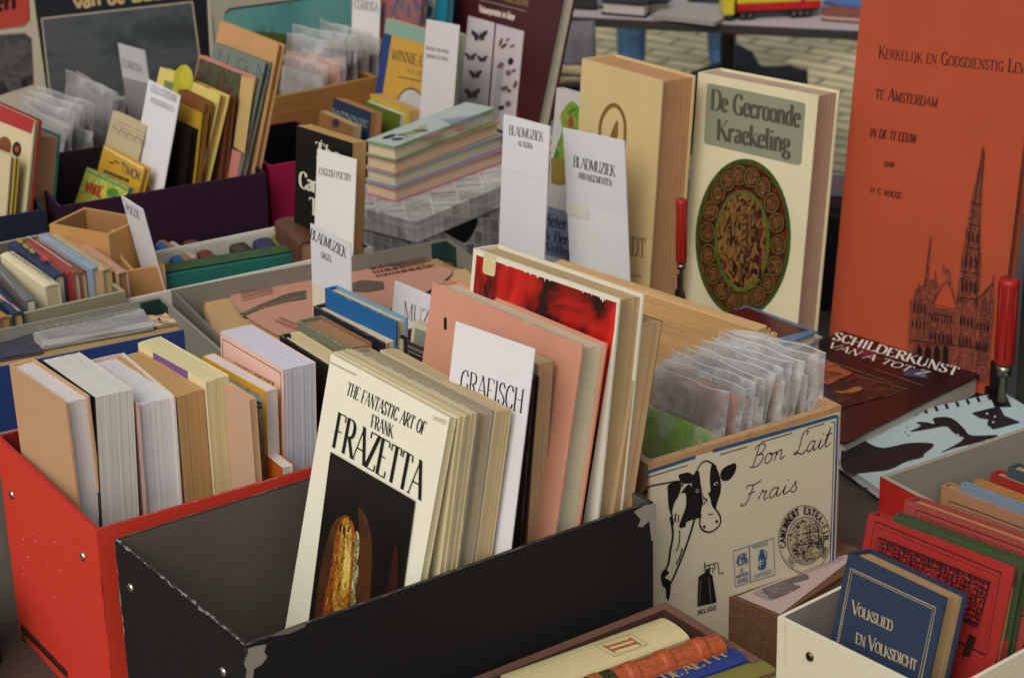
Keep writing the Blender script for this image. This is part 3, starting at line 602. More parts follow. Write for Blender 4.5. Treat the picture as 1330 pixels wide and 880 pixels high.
B('book', 'plain tan hardback with a black edge, last in the black box', (650, 352), (836, 419), zb((836, 419), .03), lean=13, P4=(861, 420), cov='b39a74', back='2a2420', pg='bd9d74', hard=False, group=GB)
mz = card('white divider card lettered MUZIEK half hidden by the salmon pink hardback', (513, 364), (590, 396), .985, lean=10)
mz['s'].text('MUZIEK', (524, 412), (583, 436), (525, 391), BLK, .085, .028, gap=.05); done(mz, 'sheet')
sg = book('book', 'sage green book with a cream border left of the large lettered card', (536, 417), (640, 460), .985, lean=11, T=.014, cov='d3cbae', pg='c4b694', hard=False, group=GB)
f = sg['s']; f.poly2([(.006, -.006), (sg['W']-.004, -.006), (sg['W']-.004, -.2), (.006, -.2)], paper('8a917a', .5)); done(sg)
bs = book('book', 'scuffed dark brown book in a cracked jacket left of the large lettered card', (508, 442), (600, 482), .975, lean=11, T=.02, cov='4a3c2e', pg='8a7a60', group=GB)
f = bs['s']; f.poly([(520, 458), (527, 452), (532, 462), (536, 470), (522, 468)], paper('b3a36a', .6), True)
for q in ([(508, 447), (530, 455), (560, 468), (588, 478)], [(552, 463), (551, 490)], [(515, 448), (513, 470)]): f.line(q, .0012, paper('b9b2a2', .7))
done(bs)
# ================================================================== red box on the left and its books
GR = 'books standing in the red box on the left'
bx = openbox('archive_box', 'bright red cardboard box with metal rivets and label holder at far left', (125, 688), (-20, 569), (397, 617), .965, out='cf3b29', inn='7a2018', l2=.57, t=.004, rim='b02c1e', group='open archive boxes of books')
A, a, b = bx['A'], bx['a'], bx['b']; RB = bx
scuff(bx['mb'], [A+a*.001, A+b*.2+a*.001], .0009, paper('d8a090', .8), 50, 12)
scuff(bx['mb'], [A-Zu*.002, A-Zu*.2], .0011, paper('5a1a12', .8), 26, 13, off=-b*.0004)
sl = Surf(bx['mb'], A, a, Zu, -b); r = random.Random(9)
for i in range(14): x, y = r.uniform(30, 100), r.uniform(690, 800); sl.ell((x, y), r.uniform(.5, 1.4), r.uniform(.5, 1.8), paper('d6867a', .8), 7)
for p in ((15.5, 642), (108, 722)): rivet(bx['e'], atplane(p, A, b), -b, .0052, RV)
mb = MB(); q = [atplane(p, A, b)-b*.002 for p in ((12, 797), (16, 800), (92, 886), (88, 886))]
h0 = atplane((30, 816), A, b); h1 = atplane((95, 884), A, b); dirn = (h1-h0).normalized(); upv = Zu-dirn*Zu.dot(dirn); upv.normalize()
mb.box(h0-b*.003, dirn*.13, b*.003, upv*.006, metal('6e6a62', .45)); mb.box(h0-b*.003-upv*.05, dirn*.01, b*.003, upv*.05, metal('a8905a', .4)); mb.box(h0-b*.003-upv*.056, dirn*.13, b*.003, upv*.006, metal('6e6a62', .45)); mb.build('label_holder', bx['e'])
bx['mb'].build('box_body', bx['e'])
def zr(p, d=.095): return zfit(p, RB, d)
B('book', 'tan hardback without jacket, nearest the left end of the red box', (12, 473), (85, 523), zr((85, 523)), lean=-1, P4=(117.5, 517), cov='c39a72', pg='cfc6c2', group=GR)
B('book', 'thick white-paged book with a black back cover in the red box', (54, 467), (123, 516), zr((123, 516)), P3=(60, 560), P4=(173, 506), cov=paper('1f1c1c', .5), back=paper('c9c2ac', .6), spine='26304a', pg='cdc8bd', hard=False, group=GR)
B('book', 'hardback in a pale pink jacket with wavy edges in the red box', (113, 468), (178, 525), zr((178, 525)), lean=1, P4=(227, 512), cov='c9a9a0', back='d5cdc4', pg='d0cbc9', group=GR)
B('book', 'thick tan-paged paperback left of the purple-labelled book', (151, 465), (230, 515), zr((230, 515)), lean=0, P4=(265, 508), cov='c2a07c', pg='b8915f', hard=False, group=GR)
bk = book('book', 'thick cream paperback with a purple label along its top', (179, 445), (267, 496), zr((267, 496)), lean=0, P4=(297, 487), cov='e3d3a2', pg='d2c496', hard=False, group=GR)
bk['s'].poly([(199, 457), (244, 482), (244, 493), (199, 468)], paper('7a5590', .7)); done(bk)
B('book', 'narrow pinkish tan paperback right of the purple-labelled book', (286, 495), (324, 519), zr((324, 519), .045), lean=0, T=.008, cov='c8a488', pg='c8a078', hard=False, group=GR)
bk = book('book', 'yellow-bordered paperback with a grey picture in the red box', (263, 462), (345, 508), zr((345, 508), .065), lean=2, P4=(360, 502), cov=paper('d9a02c', .5), pg='d6cac4', hard=False, group=GR)
f = bk['s']; f.poly2([(.004, -.007), (bk['W']-.006, -.007), (bk['W']-.006, -.14), (.004, -.14)], art(['8a8a78', 'b0ae9c', '6a6c5c'], 30)); f.grey((297, 508), (342, 532), (297, 498), 2, BLK, 5); f.grey((322, 525), (340, 535), (322, 512), 4, ink('4a4a44'), 6); done(bk)
bk = book('book', 'thick pale pink paperback with bluish white pages, beside the leaning art paperback', (286, 430), (368, 480), zr((368, 480), .065), P3=(287, 462), P4=(409, 466), cov=paper('e2b8a8', .6), pg='cbc8cf', hard=False, group=GR)
f = bk['s']; f.line([(289.5, 580), (289.5, 440), (365, 484), (364, 600)], .0011, BLK); f.text('DANIELS KRONIEK', (305, 475), (357, 502), (305.5, 470), BLK, .2, .08); done(bk)
B('book', 'small burnt orange paperback low in the red box', (324, 573), (366, 607), zfit((366, 607), RB, .03), lean=2, P4=(381, 602), cov=paper('b5581c', .5), pg='d5cdbd', hard=False, group=GR)
GR2 = 'dark books behind the red box row'
B('book', 'narrow black and cream book next to the thick pink paperback', (363, 435), (430, 477), zr((430, 477), .075), lean=2, T=.012, cov='201e1c', pg='d0c6a8', group=GR2)
B('book', 'cream paper-covered book between two dark books by the art paperback', (378, 432), (440, 470), zr((440, 470), .075), lean=2, T=.01, cov='d2c49c', pg='c9b888', hard=False, group=GR2)
bk = book('book', 'grey-green book with brown-stained page tops near the tall organ-music card', (386, 416), (452, 452), zr((452, 452), .08), lean=3, P4=(484, 447), cov='6e6e58', pg='9a7a58', back='8a5c3c', group=GR2); done(bk)
B('book', 'black-covered book with cream page tops near the tall organ-music card', (407, 397), (498, 445), zr((498, 445), .08), lean=3, P4=(529, 437), cov='22232a', pg='d2bfa0', group=GR2)
B('book', 'bright blue cloth book nearest to the tall organ-music card', (422, 374), (514, 417), zr((514, 417), .085), lean=3, P4=(529, 409), cov='1d5c94', back='6f9ab4', pg='c9b793', group=GR2)
# ================================================================== wooden crate with the cow drawing, its sleeves, the board behind
GC = 'clear sleeves packed in the cow crate'
bx = openbox('wooden_crate', 'pale wooden crate with a black cow drawing and blue stripes on its front', (1092.5, 526), (985, 492), (835, 605), .985, out=wood('b58a5c', (40, 40, 3)), inn=wood('c29a6a', (40, 40, 3)), l1=.2, l2=.252, t=.009, fix='b', cat='crate')
CB = bx; A, a, b = bx['A'], bx['a'], bx['b']
P = Surf(bx['mb'], A, b, Zu, -a); cream = paper('cfc4a6', .5, .05, .35)
P.poly2([(.002, -.007), (.25, -.007), (.25, -.255), (.002, -.255)], cream); P.up(.0003)
BL = ink('2f547c', .45); CK = ink('1d1a1a', .45); PN = ink('4a4034', .5); CRM = cream
Zc = lambda x, y: (820+x/2.934, 520+y/2.934)
def ZP(*xy): return [Zc(xy[i], xy[i+1]) for i in range(0, len(xy), 2)]
P.poly([(837, 611.7), (903, 590.6), (903, 595), (837, 616.2)], BL); P.poly([(925, 583), (1085.5, 537.5), (1089.5, 541), (925, 587.5)], BL)
P.poly2([(.0035, -.0105), (.0062, -.0105), (.0062, -.255), (.0035, -.255)], BL)
for q in ([(837, 620.4), (892.6, 603.5)], [(935, 589.5), (970, 579.5)], [(987.7, 573.5), (1028.6, 561.6)], [(1048, 555.8), (1070, 549.7)]): P.line(q, .0011, PN)
P.line([(1079, 548), (1082.6, 547)], .0011, BL); P.rib2([(.0088, -.016), (.0088, -.255)], .0011, BL)
P.text('Bon', (971.5, 607.5), (1018, 594.5), (974.5, 580), CK, .045, .045, False, font=SCRIPT, gap=0, slant=.1); P.text('Lait', (1029, 592), (1078, 578), (1033, 563), CK, .045, .045, False, font=SCRIPT, gap=0, slant=.1)
P.text('Frais', (961, 657), (1037, 635.5), (964, 630), CK, .048, .048, False, font=SCRIPT, gap=0, slant=.1)
W2 = .0016
for q in (ZP(233,290, 249,262, 258,280, 263,322, 276,365, 288,374, 282,388, 268,400, 262,432, 252,415, 240,370, 229,330), ZP(303,245, 320,250, 336,292, 339,340, 326,385, 318,412, 305,398, 299,370, 291,352, 300,340, 297,300),
          ZP(181,280, 215,275, 240,287, 231,311, 195,313, 182,298), ZP(337,287, 349,256, 392,237, 396,262, 375,296, 350,304), ZP(188,350, 214,318, 229,330, 240,372, 255,420, 259,442, 235,450, 207,462, 204,478, 180,480, 192,440, 206,398, 204,352),
          ZP(140,318, 186,309, 181,352, 160,392, 150,432, 140,402, 137,352), ZP(42,346, 54,337, 60,346, 44,358), ZP(110,664, 126,640, 141,655, 126,672, 148,690, 142,752, 132,752, 128,712, 118,705)): P.poly(q, CK, True)
for q, w, cl in ((ZP(249,260, 262,240, 280,228, 300,234, 322,250), W2, 0), (ZP(263,430, 258,470, 275,494, 305,496, 334,470, 336,440, 318,410), W2*1.1, 0), (ZP(46,340, 66,325, 130,312, 188,305, 192,326), W2, 0), (ZP(178,282, 214,274, 242,290), W2*.7, 0),
                 (ZP(240,442, 222,505, 200,570, 172,640, 148,694), W2*1.5, 0), (ZP(146,440, 156,505, 146,570, 138,622, 116,664), W2*1.6, 0), (ZP(166,428, 164,460), W2*1.1, 0), (ZP(178,432, 176,462), W2*.8, 0), (ZP(182,490, 180,540, 168,572), W2*.8, 0), (ZP(192,560, 182,594, 168,622), W2*1.1, 0), (ZP(150,420, 158,470), W2, 0)): P.line(q, w, CK, True)
P.up()
for c, rx, ry in (((275, 478), 5, 6), ((322, 458), 5, 6)): P.ell(Zc(*c), rx/2.93, ry/2.93, CK, 10)
P.line(ZP(290,432, 310,428), .001, CK)
for q in (ZP(242,340, 250,334, 256,343, 247,348), ZP(311,316, 321,307, 327,315, 317,322)): P.poly(q, CRM, True)
for c in ((249, 341), (320, 315)): P.ell(Zc(*c), 1.7, 1.9, CK, 8)
for q in (ZP(266,340, 272,390, 276,372, 284,400), ZP(262,300, 268,335)): P.line(q, .0009, CRM)
P.poly(ZP(252,670, 258,664, 278,652, 284,640, 292,640, 294,652, 306,664, 321,764, 302,770, 248,780), CK)   # dairy churn
for q in (ZP(276,612, 277,650), ZP(272,628, 326,614, 331,655, 349,652), ZP(280,640, 308,634, 306,655), ZP(292,622, 296,650), ZP(312,618, 314,640)): P.line(q, .0011, CK)
for q in (ZP(262,680, 256,770), ZP(292,672, 300,768)): P.line(q, .0005, ink('8a8272'))
P.text('BELISSE', Zc(249, 812), Zc(322, 790), Zc(249, 797), CK, .2, .12, False)
for q in (ZP(385,570, 538,520, 543,660, 392,705, 385,570), ZP(445,549, 450,688)): P.line(q, .0010, BL)
P.text('45%', Zc(397, 630), Zc(438, 615), Zc(396, 588), BL, .11, .08, False, gap=.02); P.text('DE', Zc(411, 652), Zc(424, 648), Zc(411, 640), BL, .16, .12, False); P.text('MATIERE', Zc(397, 675), Zc(442, 660), Zc(397, 662), BL, .16, .12, False); P.text('GRASSE', Zc(401, 694), Zc(441, 681), Zc(401, 680), BL, .16, .12, False)
P.text('MARQUE', Zc(458, 562), Zc(516, 545), Zc(458, 549), BL, .14, .1, False); P.text('DEPOSEE', Zc(462, 676), Zc(529, 652), Zc(462, 662), BL, .14, .1, False)
P.poly(ZP(480,600, 484,578, 490,562, 497,564, 502,580, 508,600, 506,632, 486,640, 478,636, 482,618), BL, True)
for q in (ZP(487,600, 486,632), ZP(480,612, 500,606), ZP(479,622, 498,616)): P.line(q, .0008, CRM)
P.line(ZP(501,566, 511,575, 509,600), .0009, BL, True)
Cs, N_ = (655, 524), 40
E_ = lambda t, k, c=Cs: Zc(c[0]+99*k*math.cos(t), c[1]-128*k*math.sin(t)-99*k*.28*math.cos(t)*0)
P.line([E_(2*math.pi*i/N_, 1.0) for i in range(N_)], .0008, PN, False, True); P.line([E_(2*math.pi*i/N_, .70, (659, 530)) for i in range(N_)], .0010, PN, False, True)
def arc(t, a0, a1, k0, k1, mat, th, thin):
    for i, ch in enumerate(t):
        if ch == ' ': continue
        u = a0+(a1-a0)*(i+.5)/len(t); du = (a1-a0)/len(t)*.42
        if ch == '.': P.ell(E_(u, (k0+k1)/2), 1.4, 1.6, mat, 8); continue
        p0, p1, p2 = P.uv(E_(u-du, k0)), P.uv(E_(u+du, k0)), P.uv(E_(u-du, k1)); w = G[ch][0]
        P.glyph(ch, p0, ((p1[0]-p0[0])/w, (p1[1]-p0[1])/w), (p2[0]-p0[0], p2[1]-p0[1]), mat, th, thin, False)
arc('CAMEMBERT EXTRA.FIN', math.radians(198), math.radians(-2), .74, .95, CK, .2, .15); arc('LOIR', math.radians(-38), math.radians(-16), .95, .78, PN, .13, .1); arc('TARD', math.radians(-140), math.radians(-118), .95, .78, PN, .13, .1)
P.poly([E_(2*math.pi*i/32, .63, (659, 530)) for i in range(32)], art(['c4b692', 'b0a280', '4a443a', 'c9bb96', '2a2622', 'b9ab88'], 120, .5, (1, 1, 1), .8)); P.up()
r = random.Random(5)
for i in range(60):   # the engraved scene inside the seal
    t, k = r.uniform(0, 6.28), .64*math.sqrt(r.random()); 
    if r.random() < .3 and abs(math.cos(t)*k) < .35: continue
    x, y = E_(t, k, (659, 530)); P.ell((x, y), r.uniform(.4, 1.7), r.uniform(.4, 1.9), CK if r.random() > .25 else PN, 6, r.uniform(0, 3))
for q in (ZP(640,500, 705,490), ZP(628,545, 728,528), ZP(668,470, 672,540), ZP(700,465, 705,530), ZP(618,580, 645,575, 650,600), ZP(690,540, 720,540, 722,580, 700,590), ZP(655,600, 690,595)): P.line(q, .0011, CK)
bx['mb'].build('crate_body', bx['e'])
def zc(p, d=.03): return zfit(p, CB, d)
bagp = [((838, 470), (943, 512), .014, 'art', .07), ((856, 462), (962, 506), .012, 'b08470', .015), ((866, 452), (978, 498), .012, 'cbb9a6', .03), ((880, 449), (990, 492), .012, 'c4b3a6', .035), ((898, 446), (1001, 486), .010, '5c6a58', .03), ((906, 439), (1014, 479), .012, 'c9a47c', .03), ((921, 437), (1026, 473), .011, 'd0c4b4', .03), ((930, 432), (1041, 467), .010, 'a8a098', .04), ((941, 428), (1056, 463), .011, 'c8beb4', .035), ((948, 425), (1072, 459), .012, 'bdb4ae', .03)]
lb = ['clear plastic sleeve holding a bright green print, front of the cow crate', 'clear sleeve with a brownish pink sheet right behind the green print', 'clear sleeve with a cream sheet, third from the front of the cow crate', 'shiny sleeve with a beige card in the middle left of the cow crate row', 'clear sleeve holding a dark green card in the cow crate', 'clear sleeve holding a wood-brown card in the cow crate', 'clear sleeve with a pale card just behind the wood-brown card', 'crumpled sleeve with a grey card in the right half of the crate row', 'clear sleeve with an off-white card, second from the right end of the crate row', 'tall wrinkled clear sleeve at the right end of the cow crate row']
for i, (p1, p2, T, ct, upk) in enumerate(bagp):
    cm = art(['4a7a1a', '6cab24', '9acc4a', 'b9b08a', '3f6a20'], 26, .4, (1, 1, .4)) if ct == 'art' else ct
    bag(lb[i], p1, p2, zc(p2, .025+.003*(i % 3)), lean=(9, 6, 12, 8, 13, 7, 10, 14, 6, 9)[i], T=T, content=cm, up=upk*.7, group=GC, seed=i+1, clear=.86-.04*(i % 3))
A1, B1, X1, N1, Z1 = axes((716, 341), (984, 428), 1.0, None, 0)
e = empty('wooden_board', frame(A1-Zu*(1.0-ZT), X1, N1, Zu), 'pale pine board standing on edge behind the cow crate', 'board')
mb = MB(); mb.box(A1-Zu*(1.0-ZT-.0005), X1*(B1-A1).length, N1*.018, Zu*(1.0-ZT-.0005), wood('c99f68', (2, 30, 30), .55, .72)); mb.build('plank', e, bevel=.0015)
# ================================================================== the tall standing books behind
GT = 'large books standing at the back of the stall'
k = (907, 94); z = zb_(k, 428)
kb = book('book', 'tall cream book with a grey-green title label and an oval stained-glass picture', k, (1063, 124), z, P3=(885, 385), P4=(1091, 116), cov=paper('d3c8a4', .5, .14), pg='b39a80', group=GT)
f = kb['s']; f.poly([(921, 108), (1044, 133.5), (1046.5, 137), (1041, 212), (1037, 215), (917, 187), (914.5, 183), (918.5, 110)], paper('84876f', .6, .1)); DK = ink('4a4a3c'); f.up()
f.text('De Gecroonde', (923.5, 142), (1038.5, 165.5), (925, 116), DK, .2, .05, gap=.05); f.text('Kraekeling', (931.5, 181), (1026, 199), (932.5, 155), DK, .2, .05, gap=.05)
oc = (965.5, 309)
f.ell(oc, 62, 103, art(['2a3a16', '3f4f1e', '24300f'], 40), 48, .03); f.ell(oc, 57, 97, art(['4a0f0c', '6e1812', '34100c', '8a2a14', '2c2010'], 50), 48, .03)
r = random.Random(3); GD = art(['4a3c18', '6a5626', '2a220e'], 90); GI = art(['5a1810', '7a5a30', '2a0e0a', '6a3a20', '8a6a3a', '4a1610'], 170)
for i in range(18):
    t = 2*math.pi*i/18+.1; c = (oc[0]+46*math.cos(t), oc[1]+82*math.sin(t)); f.ell(c, 11.5, 14.5, ink('1a150c'), 18); f.ell(c, 10.2, 13.2, GD, 18); f.ell(c, 8.2, 11, ink('241209'), 16); f.ell(c, 7, 9.6, GI, 14)
    f.line([(c[0]-2, c[1]+6), (c[0], c[1]-4), (c[0]+2, c[1]+6)], .0016, GD)
f.ell((966, 312), 36, 66, art(['3f4f1e', '55622a'], 60), 40); f.ell((966, 312), 32, 61, art(['1c100a', '5a3818', '8a6430', '2e140c', '140d08', '5a2012'], 90, .4, (1, 1, .5), 2), 40)
for i in range(26):
    x, y = r.uniform(942, 990), r.uniform(268, 356); f.poly([(x, y), (x+r.uniform(2, 5), y+1), (x+r.uniform(2, 4), y+r.uniform(7, 20)), (x-1, y+r.uniform(7, 18))], ink(r.choice(['7a5a30', '2a140c', '5a2016', '5a4624', '1a120a', '3a2a18'])))
for x in (955, 966, 977): f.line([(x, 262), (x-1, 305)], .002, ink('7a5a34'))
done(kb)
k = (756, 76)
tb = book('book', 'very thick tan book with a brown arch on its cover, left of the stained-glass book', k, (861, 105), zb_(k, 418), P3=(749, 200), P4=(904, 99), cov=paper('c7af7c', .7, .15), pg='b98c62', group=GT)
f = tb['s']; BR = ink('7a5a2c', .6); f.line([(779, 176), (780, 160), (786, 145), (795, 137), (804, 140), (811, 155), (812, 172), (811, 190)], .0062, BR, True); f.poly([(800, 158), (803, 160), (801, 182), (792, 180)], BR, True)
f.text('REMBRANDT', (756, 320), (838.5, 334), (756, 297), BR, .1, .05); f.line([(770, 350), (834, 359)], .0012, BR); done(tb)
kk = book('large_book', 'huge orange-red folio with a black cathedral engraving, at the right', (1123, -44), (1352, -3), zb_((1123, -44), 436), P3=(1078, 425), T=.02, cov=paper('ab4b2f', .75, .3, .2, 'board'), pg='8a5a44', hard=True, group=GT)
f = kk['s']; DK = ink('3e1c14', .7)
f.text('Kerkelijk en Godsdienstig Leven', (1141, 75.5), (1346, 97), (1142.5, 59), DK, .13, .05, smallcaps=.74, gap=.07); f.text('te Amsterdam', (1137, 127.5), (1217, 139.5), (1139, 112.5), DK, .13, .05, smallcaps=.8, gap=.09)
f.text('in de 17 eeuw', (1130, 177), (1190, 185.7), (1131.5, 166), DK, .15, .06, smallcaps=1.0, gap=.12); f.text('DOOR', (1149, 215.5), (1162, 217), (1149.6, 209.5), DK, .16, .08); f.text('H. C. ROGGE', (1131, 249.5), (1171, 257.5), (1132.4, 242.5), DK, .15, .07)
EN = art(['38201a', '8a4430', '4a261c', 'a04c34', '40221a'], 240, .7, (1, 1, .5), .4); E2 = ink('2a1611', .8)
K_ = 40
for q in ([(1278, 190), (1280, 197), (1274, 250), (1273, 290), (1275, 330), (1273, 375), (1268, 400), (1242, 398), (1250, 330), (1256, 300), (1262, 260), (1270, 225)],
          [(1242, 396), (1270, 400), (1268, 492), (1238, 482)], [(1211, 306), (1209, 330), (1206, 368), (1201, 372), (1205, 340)], [(1188, 376), (1205, 366), (1216, 360), (1220, 372), (1214, 398), (1207, 432), (1181, 428)],
          [(1268, 388), (1292, 366), (1291, 415), (1288, 440), (1266, 412)], [(1230, 360), (1227, 349), (1233, 348), (1238, 372), (1238, 376), (1226, 372)]): f.poly(q, EN)
f.poly([(1206, 398), (1244, 402), (1241, 486), (1180, 462), (1183, 420)], EN); f.poly([(1267, 412), (1289, 416), (1284, 498), (1265, 492)], EN)
f.poly([(1228, 370), (1236, 374), (1245, 398), (1240, 400), (1213, 394)], paper('a8442b', .8)); f.up()
r = random.Random(12); OG = ink('9a4a34', .8)
def storey(x0, y0, x1, y1, n, h, w, m=None):     # a row of pointed windows along a line of the engraving
    for k_ in range(n):
        t = (k_+.5)/n; x = x0+(x1-x0)*t; y = y0+(y1-y0)*t; f.poly([(x-w/2, y), (x-w/2+.3, y-h*.6), (x+.2, y-h), (x+w/2, y-h*.6), (x+w/2-.2, y+.5)], m or E2)
for y in range(396, 480, 6): f.line([(1184, y), (1206, y+3)], .0004, OG); f.line([(1244, y+4), (1284, y+10)], .0004, OG)
for x in range(1184, 1290, 3):
    y0 = 380+r.uniform(-2, 6) if not 1206 < x < 1244 else 402; f.line([(x, y0+4), (x-.09*90, 484+r.uniform(-12, 2))], r.choice([.0003, .0005, .0008]), E2 if r.random() > .4 else OG)
storey(1186, 402, 1205, 405, 4, 12, 2.4); storey(1184, 424, 1204, 428, 4, 12, 2.6); storey(1210, 416, 1242, 421, 8, 8, 2); storey(1208, 440, 1240, 446, 6, 13, 3); storey(1247, 420, 1266, 424, 4, 14, 2.6); storey(1246, 446, 1264, 450, 4, 15, 2.6); storey(1269, 426, 1287, 430, 4, 10, 2.4); storey(1268, 452, 1285, 456, 4, 12, 2.6)
storey(1249, 376, 1271, 380, 4, 18, 2.8); storey(1253, 345, 1273, 348, 3, 18, 2.6); storey(1258, 312, 1274, 315, 3, 14, 2.2)
for y, a0, a1 in ((385, 1246, 1272), (352, 1251, 1274), (320, 1256, 1275), (290, 1261, 1275), (262, 1264, 1276)): f.line([(a0, y), (a1, y+3)], .0012, E2); f.line([(a0, y+2.5), (a1, y+5.5)], .0006, OG)
for x, y in ((1184, 398), (1190, 397), (1246, 392), (1270, 392), (1252, 344), (1257, 306), (1292, 366), (1217, 360), (1227, 352)): f.line([(x, y), (x+.8, y-10)], .0012, E2)
for x in (1192, 1203, 1215, 1226): f.poly([(x, 470), (x+1, 452), (x+4, 446), (x+8, 453), (x+7.5, 474)], ink('1c0f0c'))
for q in ([(1211, 306), (1203, 372)], [(1196, 366), (1195, 378)], [(1279, 190), (1262, 300), (1250, 392)], [(1280, 195), (1274, 300), (1270, 400)], [(1184, 402), (1240, 410)], [(1183, 440), (1284, 452)], [(1213, 394), (1228, 366)], [(1237, 372), (1246, 400)], [(1266, 394), (1292, 366)]): f.line(q, .0011, E2)
done(kk)
mb_ = book('large_book', 'big maroon book with butterfly and botanical plates on its cover', (588, -44), (734, -12), zb_((588, -44), 200), P3=(564, 80), P4=(752, -19), cov=paper('3f1618', .4, .06, .4), pg='c9c0a8', group=GT)
f = mb_['s']; f.text('Natuurprenten in kleur', (622, 15.5), (668.5, 27), (623, 6), ink('c9b8a8'), .16, .08, False); f.text('OELIERE', (656, 1.5), (687, 8.5), (657, -5), ink('b09a6a'), .12, .05); f.line([(623, 0), (684, 15)], .0008, ink('a89a90'))
PW = paper('b9aeae', .5, .08); f.poly([(608.5, 20.5), (643, 30), (632, 160), (595, 152)], PW); f.poly([(645, 31), (681, 41), (668, 175), (634, 163)], PW); f.up()
BF = ink('2e2a2a')
def butterfly(c, s_, m):
    for sx in (-1, 1): f.poly([(c[0], c[1]), (c[0]+sx*3*s_, c[1]-4*s_), (c[0]+sx*9*s_, c[1]-7.5*s_), (c[0]+sx*10*s_, c[1]-3*s_), (c[0]+sx*6*s_, c[1]+1.5*s_), (c[0]+sx*5.5*s_, c[1]+6*s_), (c[0]+sx*1.5*s_, c[1]+5*s_)], m)
    f.line([(c[0]+1*s_, c[1]-6*s_), (c[0], c[1]+7*s_)], .002*s_, m)
for c, s_, m in (((623, 47), 1.1, BF), ((612, 74), .8, ink('45404a')), ((627, 77), .7, BF), ((618, 97), .85, BF), ((614, 122), 1.05, ink('4a4444')), ((608, 146), .8, BF)): butterfly(c, s_, m)
r = random.Random(8)
for c in ((651, 55), (660, 52), (666, 60), (655, 60), (651, 85), (664, 80), (661, 95), (668, 92), (656, 115), (662, 118), (661, 135), (670, 110), (652, 140)): f.ell(c, r.uniform(1.5, 4), r.uniform(2.5, 6), ink(r.choice(['4a2a30', '6a4a4a', '2c2428', '705058'])), 9, r.uniform(0, 2))
for x in (644, 647, 650): f.line([(x+4, 86), (x+1, 120), (x-3, 158)], .0009, ink('4a4a3a'), True)
done(mb_)
# flat books by the clamp
lk = lying('book', 'small flat blue-edged book with a dark red cover in front of the stained-glass book', (1063, 430), (970, 396), (1004, 446), .80, .018, cov=paper('54708c', .35), pg='c9bda4', hard=True, spine_side='y1', group='books lying flat on the stall')
f = lk['s']; f.poly([(934, 407), (970, 399), (1050, 429), (1003, 440)], paper('4e1618', .35)); f.up(); GDI = ink('b89a5a'); f.text('Hermande Alan', (938, 413), (1007, 438), (943, 406), GDI, .14, .06); done(lk, 'cover')
lk2 = lying('book', 'pale flat book underneath the small blue-edged book', (1068, 437), (972, 400), (1000, 456), .7815, .058, cov='b9b09c', pg='cfc5ae', group='books lying flat on the stall'); done(lk2)
sk = lying('large_book', 'thick dark art book lying flat, titled SCHILDERKUNST, before the orange-red folio', (1273, 486), (1094, 429), (1040, 554), .7535, .031, cov=paper('2a1212', .3, .08, .5), pg='b3aa98', hard=True, spine_side=None, group='books lying flat on the stall')
f = sk['s']; WT = ink('d8d0c4', .4); f.text('SCHILDERKUNST', (1081, 440.5), (1241.5, 488), (1087, 431), WT, .13, .05, gap=.09)
f.poly([(1110, 451), (1134, 458), (1146, 468), (1118, 463)], paper('6a2030', .35)); f.poly([(1172, 478), (1202, 480), (1206, 492), (1174, 488)], paper('3a4454', .35)); f.up()
f.text('VAN A TOT Z', (1073.5, 450.5), (1200, 489), (1078, 444), WT, .14, .06, gap=.06, slant=.25)
f.poly([(1050, 466), (1074, 468), (1108, 485), (1076, 500), (1040, 488)], art(['8a3a1c', '5a2a18', 'a85a34', '3a2a1c'], 40, .3)); f.poly([(1080, 500), (1112, 487), (1176, 506), (1090, 532)], art(['2a1a16', '4a2a1e', '1a1212', '6a3a20'], 20, .3)); f.up()
f.poly([(1082, 509), (1098, 508), (1110, 503), (1120, 504), (1114, 509), (1096, 511)], art(['7a4a20', '9a6a34', '5a3418'], 60, .3), True)
for q in ([(1074, 469), (1160, 498)], [(1110, 487), (1178, 506), (1150, 515)], [(1136, 480), (1198, 501)]): f.line(q, .0011, ink('7a6a5c'))
done(sk)
sp = lying('sketch_pad', 'pale blue spiral-hole pad printed with black bird shapes, by the right red box', (1302, 508), (1045, 564), (1330, 680), .7385, .012, L=.215, cov=paper('a9bcbc', .5, .04), pg='c8ccc8', hard=False, spine_side=None, group=None, cat='pad'); f = sp['s']; f.up(.0003)
for i in range(15):
    t = (i+.5)/15; x, y = 1302+(1096-1302)*t, 509+(553.5-509)*t; f.poly([(x, y), (x+3.6, y-.9), (x+6.4, y+5.2), (x+2.8, y+6)], ink('161416'))
BI = ink('231d1f', .5)
f.poly([(1096, 575), (1118, 571), (1134, 579), (1150, 582), (1180, 576), (1208, 576), (1212, 580), (1200, 590), (1198, 594), (1176, 600), (1160, 608), (1142, 612), (1096, 612)], BI, True)
f.poly([(1182, 561), (1196, 554), (1190, 549), (1204, 549), (1214, 551), (1212, 544), (1228, 542), (1240, 546), (1252, 557), (1262, 566), (1296, 566), (1270, 575), (1240, 582), (1222, 588), (1250, 572), (1238, 562), (1228, 554), (1208, 557)], BI, True)
f.poly([(1262, 537), (1298, 528), (1304, 540), (1325, 549), (1290, 558), (1282, 552), (1284, 545), (1272, 543)], BI); f.poly([(1117, 633), (1128, 634), (1124, 637), (1112, 636)], BI); f.up()
for c in ((1282, 538), (1290, 549), (1292, 542), (1244, 566), (1250, 570)): f.ell(c, 1.8, 1.4, paper('a9bcbc', .5, .04), 7)
for c in ((1178, 556), (1176, 562), (1180, 566)): f.ell(c, .8, 1.2, BI, 6)
done(sp)
